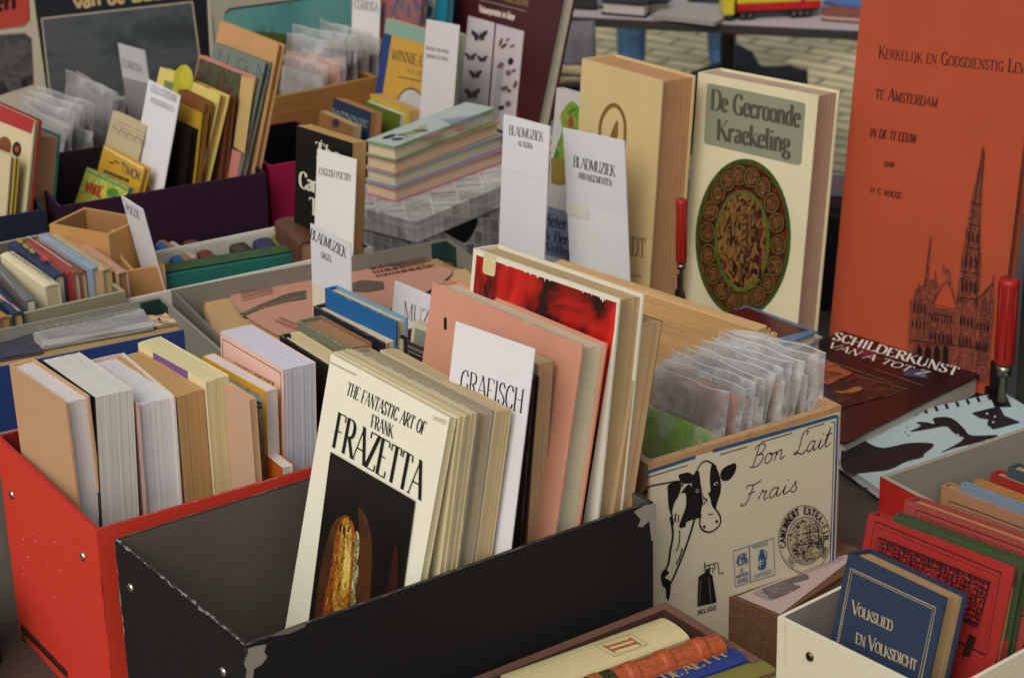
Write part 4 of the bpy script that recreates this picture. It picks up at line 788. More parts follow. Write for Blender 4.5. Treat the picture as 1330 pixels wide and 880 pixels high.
# ================================================================== right hand boxes
GW = 'small cloth books leaning in the white box'
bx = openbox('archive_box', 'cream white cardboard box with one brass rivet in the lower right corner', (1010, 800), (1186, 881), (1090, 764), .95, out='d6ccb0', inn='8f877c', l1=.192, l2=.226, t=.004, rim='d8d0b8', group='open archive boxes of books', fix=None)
WB = bx; A, a, b = bx['A'], bx['a'], bx['b']; rivet(bx['e'], atplane((1052, 852), A, b), -b, .0048, metal('8a7444', .25))
sl = Surf(bx['mb'], A, a, Zu, -b); r = random.Random(2)
for i in range(12): t = i/12; sl.line([(1020, 806+58*t), (1020.2, 806+58*t+2.6)], .0009, paper('a89c80', .8))
bx['mb'].build('box_body', bx['e'])
def zw(p, d=.16): return zfit(p, WB, d)
bl = book('book', 'navy blue cloth book with gilt double border, titled VOLKSLIED EN VOLKSDICHT', (1102, 716), (1229, 776), zw((1229, 776), .16), P3=(1080, 822), P4=(1259, 776), cov=cloth('2a364a'), pg='a88a62', group=GW)
f = bl['s']; GO = ink('b4a27a', .4)
f.text('Volkslied', (1106.5, 795), (1159, 819), (1108, 779), GO, .14, .055, smallcaps=.78, gap=.03); f.text('en Volksdicht', (1111.5, 834), (1190.5, 870.5), (1113, 817), GO, .14, .055, smallcaps=.78, gap=.03)
for d, w in ((0, .0009), (3.2, .0006)): f.line([(1087-d*.4+d, 838), (1105.5+d*.7, 737.5+d*1.2), (1216-d, 788.5+d*.6), (1197-d*1.2, 882)], w, GO)
done(bl)
CR = cloth('962722'); INK2 = ink('2a1414')
orn = book('book', 'red cloth book with a dense black scrollwork panel behind the navy blue book', (1128.5, 666), (1318, 736), zw((1318, 736), .178), P3=(1119, 716), P4=(1331, 730), cov=CR, pg='b08c60', group=GW)
f = orn['s']
def rect(pts, w, m): f.line(pts, w, m, False, True)
q0 = [(1137, 676.5), (1300, 743), (1281, 850), (1118, 770)]; rect(q0, .0014, INK2); rect([(1141, 684), (1294, 747), (1277, 850), (1122, 775)], .0006, INK2)
p0, p1, p2 = f.uv((1144, 697)), f.uv((1287, 755)), f.uv((1271, 812)); v = (p2[0]-p1[0], p2[1]-p1[1]); f.poly2([p0, p1, p2, (p0[0]+v[0], p0[1]+v[1])], ink('2c1315', .6)); f.up(.0002)
RD = cloth('a32a27'); ww, hh = p1[0]-p0[0], v[1]; r = random.Random(6)
def curl(cx, cy, R, sg, ph):
    f.rib2([(cx+R*(1-t/11)*math.cos(ph+sg*t*.62), cy+R*(1-t/11)*math.sin(ph+sg*t*.62)) for t in range(11)], .0008, RD)
nx = 26
for i in range(nx):
    for j in range(9):
        cx = p0[0]+ww*(i+.5)/nx; cy = p0[1]+hh*(j+.5)/9; m = 1 if i < nx/2 else -1
        curl(cx, cy, ww/nx*.52, m*(1 if (i+j) % 2 else -1), (i*1.3+j*2.1)*m)
        if (i*3+j) % 4 == 0: f.poly2([(cx+.0015*math.cos(t)*(1+.5*math.sin(3*t)), cy+.0015*math.sin(t)*(1+.5*math.sin(3*t))) for t in [k*.63 for k in range(10)]], RD)
mx, my = p0[0]+ww*.5, p0[1]+hh*.45
for R, m in ((.0085, RD), (.007, ink('2c1315', .6)), (.0055, RD), (.003, ink('2c1315', .6))): f.poly2([(mx+R*math.cos(2*math.pi*i/20), my+R*math.sin(2*math.pi*i/20)) for i in range(20)], m)
rect([(1143.5, 696.5), (1287.5, 755), (1272, 813), (1130, 745)], .0016, INK2)
f.poly([(1262, 822), (1271, 826), (1262, 850), (1252, 850)], INK2); done(orn)
B('book', 'thin dark green cloth book behind the red scrollwork book', (1161, 667), (1330, 730), zw((1330, 730), .178), lean=12, T=.012, cov=cloth('3c4a2c'), pg='a88a5c', group=GW)
r2_ = book('book', 'faded red cloth book with a small patterned frame behind the thin green book', (1176, 648), (1352, 712), zw((1352, 712), .182), lean=12, T=.022, cov=cloth('8f3a34'), pg='a88a5c', group=GW)
f = r2_['s']; rect([(1190, 661), (1345, 718), (1330, 800), (1175, 740)], .0011, INK2); f.poly([(1196, 668), (1340, 722), (1336, 745), (1190, 690)], art(['5a2422', '8a3630', '3a1a1a'], 160)); done(r2_)
GR3 = 'old cloth books in the right red box'
bx = openbox('archive_box', 'bright red cardboard box with grey lining beside the pale blue pad', (1143, 618), (1215, 650), (1330, 555), .87, out='a8201a', inn='8d8574', l1=.21, l2=.34, t=.006, rim='9a8f7e', group='open archive boxes of books', fix='b')
RX = bx; scuff(bx['mb'], [bx['A']+bx['a']*.001, bx['A']+bx['b']*.2+bx['a']*.001], .002, paper('b0a48c', .9), 60, 31); bx['mb'].build('box_body', bx['e'])
def zx(p, d=.185): return zfit(p, RX, d)
t2 = book('book', 'tan cloth book with a black line frame at the left of the right red box', (1223, 630), (1400, 697), zx((1400, 697), .19), lean=4, T=.016, cov=cloth('a87a5a'), pg='a88a5c', group=GR3)
f = t2['s']; f.line([(1222, 720), (1233, 650), (1390, 708), (1375, 780)], .0012, INK2); f.line([(1228, 720), (1238, 657), (1386, 712), (1375, 780)], .0006, INK2); done(t2)
B('book', 'thin blue-grey cloth book next to the tan framed book', (1248, 627), (1410, 688), zx((1410, 688), .19), lean=4, T=.009, cov=cloth('76889c'), pg='a88a5c', group=GR3)
B('book', 'thin orange-brown cloth book next to the blue-grey one', (1264, 624), (1420, 682), zx((1420, 682), .19), lean=4, T=.012, cov=cloth('a8743e'), pg='a88a5c', group=GR3)
r3 = book('book', 'bright red cloth book with a dark frame at the right edge', (1287, 614), (1440, 672), zx((1440, 672), .19), lean=4, T=.018, cov=cloth('962a2a'), pg='a88a5c', group=GR3); f = r3['s']; f.line([(1280, 700), (1296, 632), (1430, 682)], .0012, INK2); done(r3)
B('book', 'dark teal cloth book rightmost in the right red box', (1309, 606), (1450, 660), zx((1450, 660), .19), lean=4, T=.02, cov=cloth('3a4c50'), pg='a88a5c', group=GR3)
# old folio with a printed map, wooden tray of spine-up books
of = lying('old_folio', 'thick old brown book lying flat with a faded pinkish printed map on top', (945, 774), (1013, 800), (1118, 713), .80, .0785, cov=paper('6a4c34', .8, .2, .2, 'leather'), pg='7a5e42', hard=True, spine_side='y0', group='books lying flat on the stall')
f = of['s']; f.poly([(958, 774), (1014, 797), (1116, 718), (1090, 722)], paper('b09a92', .7, .1)); f.up(); f.poly([(990, 765), (1010, 756), (1036, 747), (1046, 745), (1050, 752), (1030, 758), (1040, 762), (1012, 776), (1000, 778), (996, 772)], art(['7a6e6a', '5c524e', '958682'], 90), True); f.grey((1040, 748), (1098, 726), (1032, 742), 5, ink('8a7a74'), 9); f.grey((976, 772), (1000, 782), (990, 764), 4, ink('8a7a74'), 11); done(of)
bx = openbox('wooden_tray', 'reddish brown wooden tray of old leather spines at the bottom centre', (865, 781), (560, 879), (919, 808), .865, out=wood('6e4a3c', (3, 30, 30), .6, .6), inn=wood('4a3228', (3, 30, 30), .6, .6), l1=.46, l2=.172, t=.011, cat='tray'); TB = bx; bx['mb'].build('tray_body', bx['e'])
GS = 'old bindings lying spine up in the wooden tray'
ve = spineup('book', 'cream vellum binding with an orange roman numeral label in the wooden tray', (858, 797), (650, 871), .868, P4=(690, 893), D=.135, cov=paper('cdbd8c', .25, .1, .5), pg='a89068', group=GS, curve=.22); f = ve['s']; f.h = .0008
OR = ink('a8602c'); f.line([(772, 838), (819, 823), (841, 836), (796, 852)], .0008, ink('9a8a5a'), False, True); f.text('II', (773, 837), (823, 826), (768, 830), OR, .16, .08, gap=.02) if False else None
for q in ([(788, 840), (821, 830)], [(795, 844), (828, 834)]): f.line(q, .0030, OR)
for q in ([(783, 838), (799, 847)], [(817, 828), (832, 837)]): f.line(q, .0020, OR)
ve['mb'].build('cover', ve['e'])
ob_ = spineup('book', 'orange leather spine with raised bands and a dark green label in the wooden tray', (921, 815), (640, 912), .878, P4=(660, 934), D=.145, cov=leather('a8502a'), pg='a89068', group=GS, curve=.9, bands=6); f = ob_['s']; f.h = .006
ob_['mb'].build('cover', ob_['e'])
q = ob_; lm = MB(); k = 8; T = q['T']; rise = T*.45; vs = []
x0 = (atz((784, 862), .878)-q['A']).dot(q['X']); x1 = x0+.034
for x in (x0, x1):
    for i in range(k+1):
        t = math.pi*i/k; vs.append(q['o']+q['X']*x+q['N']*(T/2-math.cos(t)*(T/2+.0006))+Zu*(.145-rise+math.sin(t)*(rise+.0008)))
lm.add(vs, [(i, i+k+1, i+k+2, i+1) for i in range(k)], art(['28301c', '3a4228', '1c2014', '5a5a34'], 90, .5)); lm.build('spine_label', q['e'])
bb = spineup('book', 'blue cloth spine with stamped orange letters in the wooden tray', (950, 838), (690, 927), .866, P4=(714, 941), D=.13, cov=cloth('2c3a78'), pg='a89068', group=GS, curve=.12); f = bb['s']; f.h = .0008
f.text('AETTI', (893, 874), (946, 852), (880, 867), ink('a08a5c'), .2, .09, gap=.05) ; f.text('DE', (868, 884), (888, 876), (856, 877), ink('a08a5c'), .2, .09); bb['mb'].build('cover', bb['e'])
ol = spineup('book', 'olive green spine nearest the viewer in the wooden tray', (984, 851), (730, 938), .866, P4=(764, 957), D=.13, cov=paper('7a7434', .5), pg='a89068', group=GS, curve=.25); ol['mb'].build('cover', ol['e'])
# ================================================================== middle: sheet-music box, organ-music card, blue album
bx = openbox('archive_box', 'grey cardboard box with a dark green corner tape holding old sheet music', (582, 309), (629, 330), (218, 377), .95, out='6c675c', inn='7a7568', l1=.3, l2=.385, t=.004, fix='b', rim='6a655a', group='open archive boxes of books', kind=board)
G2 = bx; A, a, b = bx['A'], bx['a'], bx['b']; TP = paper('16352c', .6)
bx['mb'].box(A+a*.0045+b*.0045-Zu*.15, a*.03, b*.0006, Zu*.148, TP); bx['mb'].box(A+a*.0045+b*.0045-Zu*.15, a*.0006, b*.022, Zu*.148, TP); bx['mb'].box(A+b*.0+a*.0-Zu*.0-a*.0006-Zu*.15, a*.0005, b*.022, Zu*.15, TP)
bx['mb'].build('box_body', bx['e'])
def sheets(name, label, P1, P2, P3, z, T, mat, edge, group=None, n=5, seed=1, art_=None, tilt=0, cat='sheet music'):
    """a flat pile of loose sheets with ruffled edges: P1 corner, P2 and P3 its neighbours"""
    A = atz(P1, z); X = atz(P2, z)-A; Y = atz(P3, z)-A; W_, L_ = X.length, Y.length; X.normalize(); Y -= X*Y.dot(X); Y.normalize()
    if X.cross(Y).z < 0: X, Y, W_, L_ = Y, X, L_, W_
    e = empty(name, frame(A-Zu*T, X, Y, Zu), label, cat, group); r = random.Random(seed); mb = MB()
    for k in range(n):
        o = A+X*r.uniform(-.004, .004)+Y*r.uniform(-.004, .004)-Zu*(T*(n-k)/n); top = k == n-1; m = mat if top else edge; N1 = 10
        vs = [o+X*(W_*i/N1)+Y*(L_*j/N1)+Zu*(T/n*.9+(.0015*math.sin(i*.9+k)*math.sin(j*.7+k)) + (.004 if top else .002)*max(0, (abs(i/N1-.5)+abs(j/N1-.5))-.72)*3*min(1, W_*4)) for j in range(N1+1) for i in range(N1+1)]
        mb.add(vs, [(j*(N1+1)+i, j*(N1+1)+i+1, (j+1)*(N1+1)+i+1, (j+1)*(N1+1)+i) for j in range(N1) for i in range(N1)], m)
        mb.box(o, X*W_, Y*L_, Zu*(T/n*.55), edge)
    s = Surf(mb, A, X, Y, Zu); s.h = .0045
    return dict(e=e, mb=mb, s=s)
OLD = paper('b89468', .8, .2); PKS = paper('b5846c', .75, .12)
q = sheets('sheet_music', 'brown-edged pile of old sheet music under the pink song sheet', (270, 391), (570, 332), (352, 440), .905, .03, OLD, paper('a8845a', .9, .2), 'loose sheet music in the grey box', 6, 3); q['mb'].build('sheets', q['e'])
q = sheets('sheet_music', 'pink and tan song sheet with a tweezers drawing on the sheet music pile', (265, 388), (612, 352), (355, 440), .925, .012, paper('b8966a', .75, .16), paper('a88658', .9, .2), 'loose sheet music in the grey box', 3, 4)
f = q['s']; f.poly([(300, 388), (316, 376), (345, 372), (395, 364), (440, 352), (520, 350), (585, 352), (572, 372), (520, 400), (440, 430), (380, 444), (340, 428), (310, 406)], PKS, True); f.up(.0004)
TZ = ink('5a4c3e', .5)
f.poly([(311, 412), (340, 399), (372, 386), (398, 381), (398, 393), (372, 397), (344, 404), (316, 416)], TZ); f.poly([(452, 374), (470, 368), (498, 370), (500, 380), (478, 384), (454, 383)], TZ)
f.line([(313, 411), (345, 402), (398, 388)], .0014, ink('8a7a68')); f.grey((316, 396), (356, 386), (312, 384), 4, ink('8a5a4a'), 3); f.grey((490, 366), (566, 352), (478, 352), 3, ink('6a3a2e'), 4); f.grey((356, 424), (384, 436), (366, 418), 2, ink('8a4a3c'), 5); q['mb'].build('sheets', q['e'])
q = sheets('sheet_music', 'plain tan sheet at the far right corner of the sheet music pile', (560, 334), (614, 355), (500, 345), .925, .004, paper('b48d62', .8, .15), paper('a07a50', .9), 'loose sheet music in the grey box', 2, 6); q['s'].grey((560, 342), (590, 350), (556, 338), 2, ink('8a6240'), 3); q['mb'].build('sheets', q['e'])
c = card('white divider card lettered BLADMUZIEK ORGEL with a cream lower half', (403, 290), (455, 315), zb_((403, 290), 625), lean=2, split=((400, 364), (450, 386)), c2='d9cdb4')
c['s'].text('BLADMUZIEK', (403.2, 309), (449.5, 335), (404.6, 296), BLK, .11, .035, gap=.03); c['s'].text('ORGEL', (417, 334), (431.5, 340.5), (417.5, 326), PN, .1, .04); done(c, 'sheet')
bx = openbox('archive_box', 'grey cardboard box with dark green corner tape holding a thick blue album', (209, 384), (284, 441), (0, 427), .95, out='6e6a5e', inn='827d70', l1=.3, l2=.42, t=.004, fix='b', rim='85806f', group='open archive boxes of books')
G1 = bx; A, a, b = bx['A'], bx['a'], bx['b']
bx['mb'].box(A+a*.0045+b*.0045-Zu*.15, a*.03, b*.0006, Zu*.148, TP); bx['mb'].box(A+a*.0045+b*.0045-Zu*.15, a*.0006, b*.025, Zu*.148, TP); bx['mb'].build('box_body', bx['e'])
ab = book('album', 'thick dark blue album with tan page edges in the left grey box', (-62, 489), (245, 427), .935, lean=0, P4=(232, 414), cov=paper('2b3f74', .45, .2), pg='a58a60', group=None, hard=True); done(ab)
A1 = ab['A']; pw = MB(); r = random.Random(3)
q = sheets('paper_sheet', 'grey printed sheet lying on top of the blue album in the left grey box', (38, 428), (182, 402), (58, 450), .938, .004, paper('a3a09a', .6, .1), paper('9a968e', .8), 'loose sheets on the blue album', 2, 9, cat='sheet'); q['s'].grey((60, 443), (196, 418), (48, 431), 7, ink('989590'), 8); q['mb'].build('sheets', q['e'])
q = sheets('paper_sheet', 'small tan sheet at the right end of the blue album', (194, 410), (222, 405), (206, 422), .937, .004, paper('c4a584', .7), paper('a8926c', .8), 'loose sheets on the blue album', 2, 10, cat='sheet'); q['s'].poly([(204, 418), (208, 417), (210, 420), (206, 421)], BLK); q['mb'].build('sheets', q['e'])
q = sheets('paper_sheet', 'dark slate sheet at the left end on the blue album', (-40, 446), (40, 432), (-20, 468), .936, .006, paper('3c3d46', .6), paper('5a4450', .8), 'loose sheets on the blue album', 2, 11, cat='sheet'); q['mb'].build('sheets', q['e'])
q = sheets('paper_sheet', 'pale sheet in the right corner of the left grey box', (246, 438), (268, 452), (242, 448), .80, .004, paper('c9c0ac', .7), paper('b8ae98', .8), 'loose sheets on the blue album', 2, 12, cat='sheet'); q['mb'].build('sheets', q['e'])
# ================================================================== left: row of small spine-up books, cardboard organisers
GL = 'small books packed spine up in the left box'
bx = openbox('archive_box', 'olive cardboard box rim in front of the small spine-up books at far left', (163, 378), (104, 345), (0, 414), .94, out='8a8468', inn='6a6452', l1=.27, l2=.34, t=.006, fix='b', rim='9a9474', group='open archive boxes of books'); L7 = bx; bx['mb'].build('box_body', bx['e'])
rows = [('grey paperback with dented spine, near the left edge of the small book row', (-20, 333), (33, 390), (46, 386), '6c6a66', 'c8bca0', False), ('thin pinkish paper book at the left edge of the small book row', (-40, 352), (20, 404), (27, 401), 'c09078', 'cbb894', False), ('navy cloth book at the left edge of the small book row', (-30, 355), (16, 407), (30, 401), '22344c', 'b8976a', True), ('orange-tan book at the very left edge of the small book row', (-60, 372), (-2, 412), (11, 407), 'b07a48', 'b89468', True),
 ('thick cream paperback with dark lettering on its spine, left part of the small book row', (0, 329), (58, 371), (77, 364), 'd2c6a2', 'b8a888', False), ('dark blue book with yellow ornaments in the small book row', (10, 314), (70, 358), (84, 351), '2f3450', 'c9b8a0', True), ('thin white-paged book with a brown spine in the small book row', (26, 312), (79, 354), (88, 352), '7a4434', 'd8ccc8', False), ('thin bright red pamphlet in the small book row', (34, 312), (87, 354), (94, 352), 'a83a34', 'c03a48', False), ('russet brown book in the small book row', (44, 312), (94, 354), (104, 350), '8a5240', 'cbb894', True), ('brown cloth book left of the grey-blue spine', (46, 308), (103, 353), (113, 349), '7c4c3c', 'bfae88', True),
 ('slim white and black pamphlet in the small book row', (52, 307), (112, 350), (119, 348), '5a5a54', 'c8c2ae', False), ('long pale grey-blue spine standing highest in the small book row', (50, 305), (119, 348), (133, 343), '8496a4', 'c8bda0', True), ('tan leather spine right of the grey-blue one', (66, 304), (132, 350), (144, 346), 'b09468', 'b39a70', True), ('thin tan book beside the cardboard organiser', (84, 310), (144, 352), (153, 350), 'b48a68', 'a88a60', True), ('low dark-edged pinkish book beside the cardboard organiser', (100, 316), (152, 354), (166, 350), 'b88a72', '8a6a48', True)]
for i, (lb_, p1, p2, p4, cv, pg_, hd) in enumerate(rows):
    u = spineup('small_book', lb_, p1, p2, .955 - (.01 if i in (0, 1, 2, 3) else 0)+(.008 if i in (11, 12) else 0), P4=p4, D=.20, cov=cv, pg=pg_, hard=hd, group=GL, curve=.3)
    f = u['s']; f.h = .006
    if i == 4: f.grey((10, 332), (66, 370), (16, 329), 2, ink('4a463c'), 3)
    if i == 5:
        for c in ((26, 318), (34, 325), (42, 331)): f.ell(c, 5, 2.6, ink('9a8a3c'), 8, .6)
        f.ell((58, 341), 5, 4, ink('b0302c'), 8)
    if i in (0, 2, 6, 9, 11, 13): f.grey((p1[0]+8, p1[1]+8), (p2[0]-14, p2[1]-8), (p1[0]+10, p1[1]+6.5), 1, ink(worn(cv, .5)), i)
    if i == 8: f.line([(36, 312), (94, 352)], .0014, ink('d0b8a8'))
    u['mb'].build('cover', u['e'])
CBD = paper('b08354', .8, .12, .15, 'board')
bx = openbox('cardboard_box', 'torn brown cardboard box standing tall behind the small book row', (141, 305), (119, 288), (81, 294), .975, out='b5864f', inn='9a7146', l1=.075, l2=.1, t=.005, fix='b', cat='cardboard box', group='brown cardboard organisers'); bx['mb'].build('box_body', bx['e'])
bx = openbox('cardboard_box', 'small brown cardboard box below the tilted white card', (214, 344), (190, 326), (173, 351), .935, out='b98a54', inn='8a6840', l1=.1, l2=.063, t=.005, fix='b', cat='cardboard box', group='brown cardboard organisers'); bx['mb'].build('box_body', bx['e'])
A1 = atz((142, 302), .965); B1 = atz((173, 350), .93); X1 = (B1-A1); X1.z = 0; ln = X1.length; X1.normalize(); N1 = Zu.cross(X1)
e = empty('cardboard_flap', frame(A1-Zu*(.965-ZT), X1, N1, Zu), 'cut-down side flap of cardboard with a stepped edge between the two brown boxes', 'cardboard', 'brown cardboard organisers'); mb = MB(); o = A1-Zu*(.965-ZT-.001)
mb.prism([o, o+X1*ln, o+X1*ln+Zu*.205, o+X1*(ln*.45)+Zu*.215, o+X1*(ln*.3)+Zu*.228, o+X1*(ln*.26)+Zu*.246, o+X1*(ln*.1)+Zu*.25, o+Zu*.244], N1*.004, CBD); mb.build('panel', e)
c = card('tilted white divider card with grey lettering behind the cardboard organiser', (157, 254), (185, 272), zb_((157, 254), 520), P3=(176, 322), H=.2, warp=.003); c['s'].text('POEZIE', (164, 274), (182, 285), (163, 264), ink('6a6a66'), .1, .04); done(c, 'sheet')
# ================================================================== white corrugated box of spines
GV = 'old books packed spine up in the white box by the purple box'
bx = openbox('archive_box', 'white corrugated cardboard box holding old spines in front of the dark purple box', (484, 321), (459, 306), (217, 378), .925, out='cfc8b6', inn='c9c4b4', l1=.15, l2=.37, t=.004, fix='b', rim='cdc8ba', group='open archive boxes of books')
V5 = bx; A, a, b = bx['A'], bx['a'], bx['b']
for i in range(110): bx['mb'].box(A+a*.1445+b*(.006+i*.0032)-Zu*.1, -a*.0012, b*.0016, Zu*.098, paper('d2cdbf', .7))
bx['mb'].build('box_body', bx['e'])
for lb_, p1, p2, p4, cv, pg_, hd in [('bright blue picture-spined book at the left end of the white corrugated box', (201, 315), (226, 340), (244, 335), '2c5a92', 'c0b090', False), ('ochre spine second from the left in the white corrugated box', (204, 313), (240, 338), (250, 335), 'a8743c', 'b09468', True), ('pale narrow spine left of the dark red spine', (220, 314), (250, 334), (256, 332), 'b8a68c', 'b8a68c', False), ('dark red leather spine in the white corrugated box', (238, 313), (266, 335), (283, 331), '6a2a20', 'a88a60', True), ('dark olive scuffed spine in the middle of the white corrugated box', (288, 309), (308, 326), (324, 322), '3c3a22', '9a8a5c', True), ('black spine with pale edge in the middle of the white corrugated box', (300, 311), (318, 325), (330, 322), '26221e', 'b8a67c', True), ('navy blue spine right of the black spine', (324, 307), (336, 324), (362, 317), '242c4c', 'b09468', True), ('olive yellow spine right of the navy spine', (344, 302), (374, 326), (394, 320), '6e6a22', 'a89860', True), ('thick brown leather book, largest spine at the right of the white corrugated box', (356, 284), (388, 314), (418, 306), '5c3a26', '8a6a4a', True)]:
    u = spineup('old_book', lb_, p1, p2, .915 if 'thick' not in lb_ else .945, P4=p4, D=.18, cov=leather(cv) if hd else cv, pg=pg_, hard=hd, group=GV, curve=.35); u['mb'].build('cover', u['e'])
u = spineup('old_book', 'long green cloth book with a teal face along the front of the white corrugated box', (378, 317), (204, 346), .918, P4=(216, 353), D=.18, cov=paper('22665a', .6, .2), pg='a89868', group=GV, curve=.15); f = u['s']; f.h = .0018; f.poly2([(0.001, .001), (u['W']-.001, .001), (u['W']-.001, u['T']-.001), (.001, u['T']-.001)], cloth('3c5434')); u['mb'].build('cover', u['e'])
# ================================================================== dark purple box with children's books
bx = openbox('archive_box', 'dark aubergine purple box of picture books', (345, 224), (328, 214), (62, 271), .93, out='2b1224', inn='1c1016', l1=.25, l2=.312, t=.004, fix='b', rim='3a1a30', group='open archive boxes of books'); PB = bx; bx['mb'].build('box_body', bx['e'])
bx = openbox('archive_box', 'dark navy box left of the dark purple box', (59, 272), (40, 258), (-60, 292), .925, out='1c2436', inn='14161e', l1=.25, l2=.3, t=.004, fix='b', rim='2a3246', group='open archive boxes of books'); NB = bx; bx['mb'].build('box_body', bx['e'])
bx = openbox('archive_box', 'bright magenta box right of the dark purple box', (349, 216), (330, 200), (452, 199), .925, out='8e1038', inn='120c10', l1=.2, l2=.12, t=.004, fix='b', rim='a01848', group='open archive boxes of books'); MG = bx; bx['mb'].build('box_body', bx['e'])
def zp(p, d=.03): return zfit(p, PB, d)
GK = "picture books leaning in the dark purple box"
w = book('picture_book', 'small yellow and green picture book titled WINKIE low in the purple box', (113, 217), (167, 243), zp((167, 243), .03), P3=(100, 255), P4=(175, 240), cov=art(['b8a63c', 'cbb84a', '7a9a3a', 'd0c060', 'b89a30'], 30), back='2a7a70', pg='cbb88c', group=GK)
w['s'].text('WINKIE', (110, 249), (131, 257), (112.5, 235), ink('a8261c'), .2, .12, False, gap=.03); w['s'].poly([(112, 219), (166, 244), (164, 248), (111, 222)], ink('6a8a52')); w['s'].ell((146, 250), 8, 6, ink('4a7a2c'), 10); done(w)
w = book('picture_book', 'bright yellow picture book titled TIMOK with a flying black bird', (135, 188), (188, 217), zp((188, 217), .06), P3=(127, 220), P4=(197, 214), cov=paper('c9982a', .5), pg='c4ae7c', group=GK)
w['s'].text('TIMOK', (156.5, 222), (182, 236), (158.5, 211), ink('2a3a4a'), .2, .14, False, gap=.03); w['s'].line([(142, 210), (147, 212), (150, 209), (155, 213)], .002, BLK, True); w['s'].poly([(137, 190), (187, 218), (186, 221), (136, 193)], paper('d6c48a')); w['s'].grey((134, 226), (168, 240), (137, 216), 1, ink('3a4a3a'), 3); done(w)
w = book('picture_book', 'orange-yellow book with a thin dark frame line behind the TIMOK picture book', (142, 167), (205, 200), zp((205, 200), .09), P3=(135, 196), P4=(214, 196), cov=paper('b98432', .6), pg='b08a54', group=GK)
w['s'].line([(140, 196), (147, 177), (203, 205), (195, 250)], .0012, ink('4a3418')); w['s'].text('C', (148, 196), (152, 198), (149, 188), ink('4a3418'), .2, .1); done(w)
w = book('picture_book', 'beige songbook with rows of music notes left of the tall white picture-book card', (147, 143), (190, 163), zp((190, 163), .13), P3=(140, 172), T=.01, cov=paper('b8a684', .7), pg='b8a27a', group=GK)
for i in range(4): w['s'].line([(146-i*.8, 154+i*5), (190-i*.8, 174+i*5)], .0006, ink('5a4a3a'))
for i in range(12): w['s'].ell((148+i*3.4, 164+i*1.55+(i % 3)*2), .9, 1.4, ink('4a3a2c'), 6)
done(w)
c = card('tall white divider card lettered GEILLUSTREERDE KINDERBOEKEN in the purple box', (193, 103), (234, 124), zp((234, 124), .05), P3=(182, 165)); f = c['s']; f.text('GEILLUSTREERDE', (195, 118), (230, 133.5), (196.5, 109.5), PN, .09, .04, gap=.02); f.text('KINDERBOEKEN', (196, 132.5), (226.5, 146), (197, 126), PN, .09, .04, gap=.02); done(c, 'sheet')
w = book('picture_book', 'slim black book right behind the tall white picture-book card', (205, 150), (248, 168), zp((248, 168), .045), lean=12, T=.014, cov=paper('1c1512', .3), pg='2c2018', group=GK); done(w)
w = book('picture_book', 'mustard yellow book right of the slim black book', (225, 130), (262, 147), zp((262, 147), .045), lean=12, T=.013, cov=paper('b08a24', .5), pg='b08a3c', group=GK, back='7a4c20'); done(w)
w = book('picture_book', 'brown leather-backed book behind the mustard yellow book', (232, 116), (266, 133), zp((266, 133), .05), lean=12, P4=(278, 138), cov=paper('7a4c24', .6), pg='9a6a34', group=GK); done(w)
w = book('picture_book', 'pale yellow picture book with a green and gold disc on its cover', (208, 87), (286, 122), zp((286, 122), .055), P3=(198, 130), P4=(300, 119), cov=paper('cdb967', .5), pg='b8945c', group=GK)
f = w['s']; f.ell((238, 106), 13, 22, paper('a8a01c', .4), 24, .1); f.ell((242, 100), 8, 14, paper('b8ac2c', .4), 18); f.poly([(214, 104), (226, 108), (224, 120), (212, 118)], ink('6a7a4a')); done(w)
w = book('picture_book', 'reddish brown book behind the pale yellow picture book', (250, 105), (298, 124), zp((298, 124), .06), lean=12, P4=(307, 121), cov=paper('6a3c24', .5), pg='8a5a34', group=GK); done(w)
w = book('picture_book', 'book with a dark flower garden painting framed in faded pink', (258, 71), (332, 99), zp((332, 99), .045), P3=(250, 115), P4=(341, 97), cov=paper('b8766a', .6), pg='b08a54', group=GK)
w['s'].poly([(259, 75), (325, 101), (322, 150), (318, 200), (240, 170)], art(['1c2818', '3a4428', '5a5a44', '26301e', '6a4434', '3c4a34', '1a1e14'], 60)); w['s'].up(); w['s'].poly([(314, 98), (331, 103), (318, 200), (304, 190)], paper('b89a60')); done(w)
w = book('picture_book', 'grey-green book with dark blue letters at the right end of the purple box', (278, 55), (345, 80), zp((345, 80), .045), P3=(268, 100), P4=(354, 76), cov=paper('6a7464', .6), pg='5a4c38', group=GK)
w['s'].text('H G M', (282, 78), (350, 103), (284, 66), ink('2c4a6a'), .16, .05); done(w)
w = book('picture_book', 'tall plain tan book with frayed edges, last in the purple box', (286, 27), (362, 57), zp((362, 57), .045), P3=(277, 75), P4=(371, 58), cov=paper('b98c5c', .8, .2), pg='a87a44', group=GK); done(w)
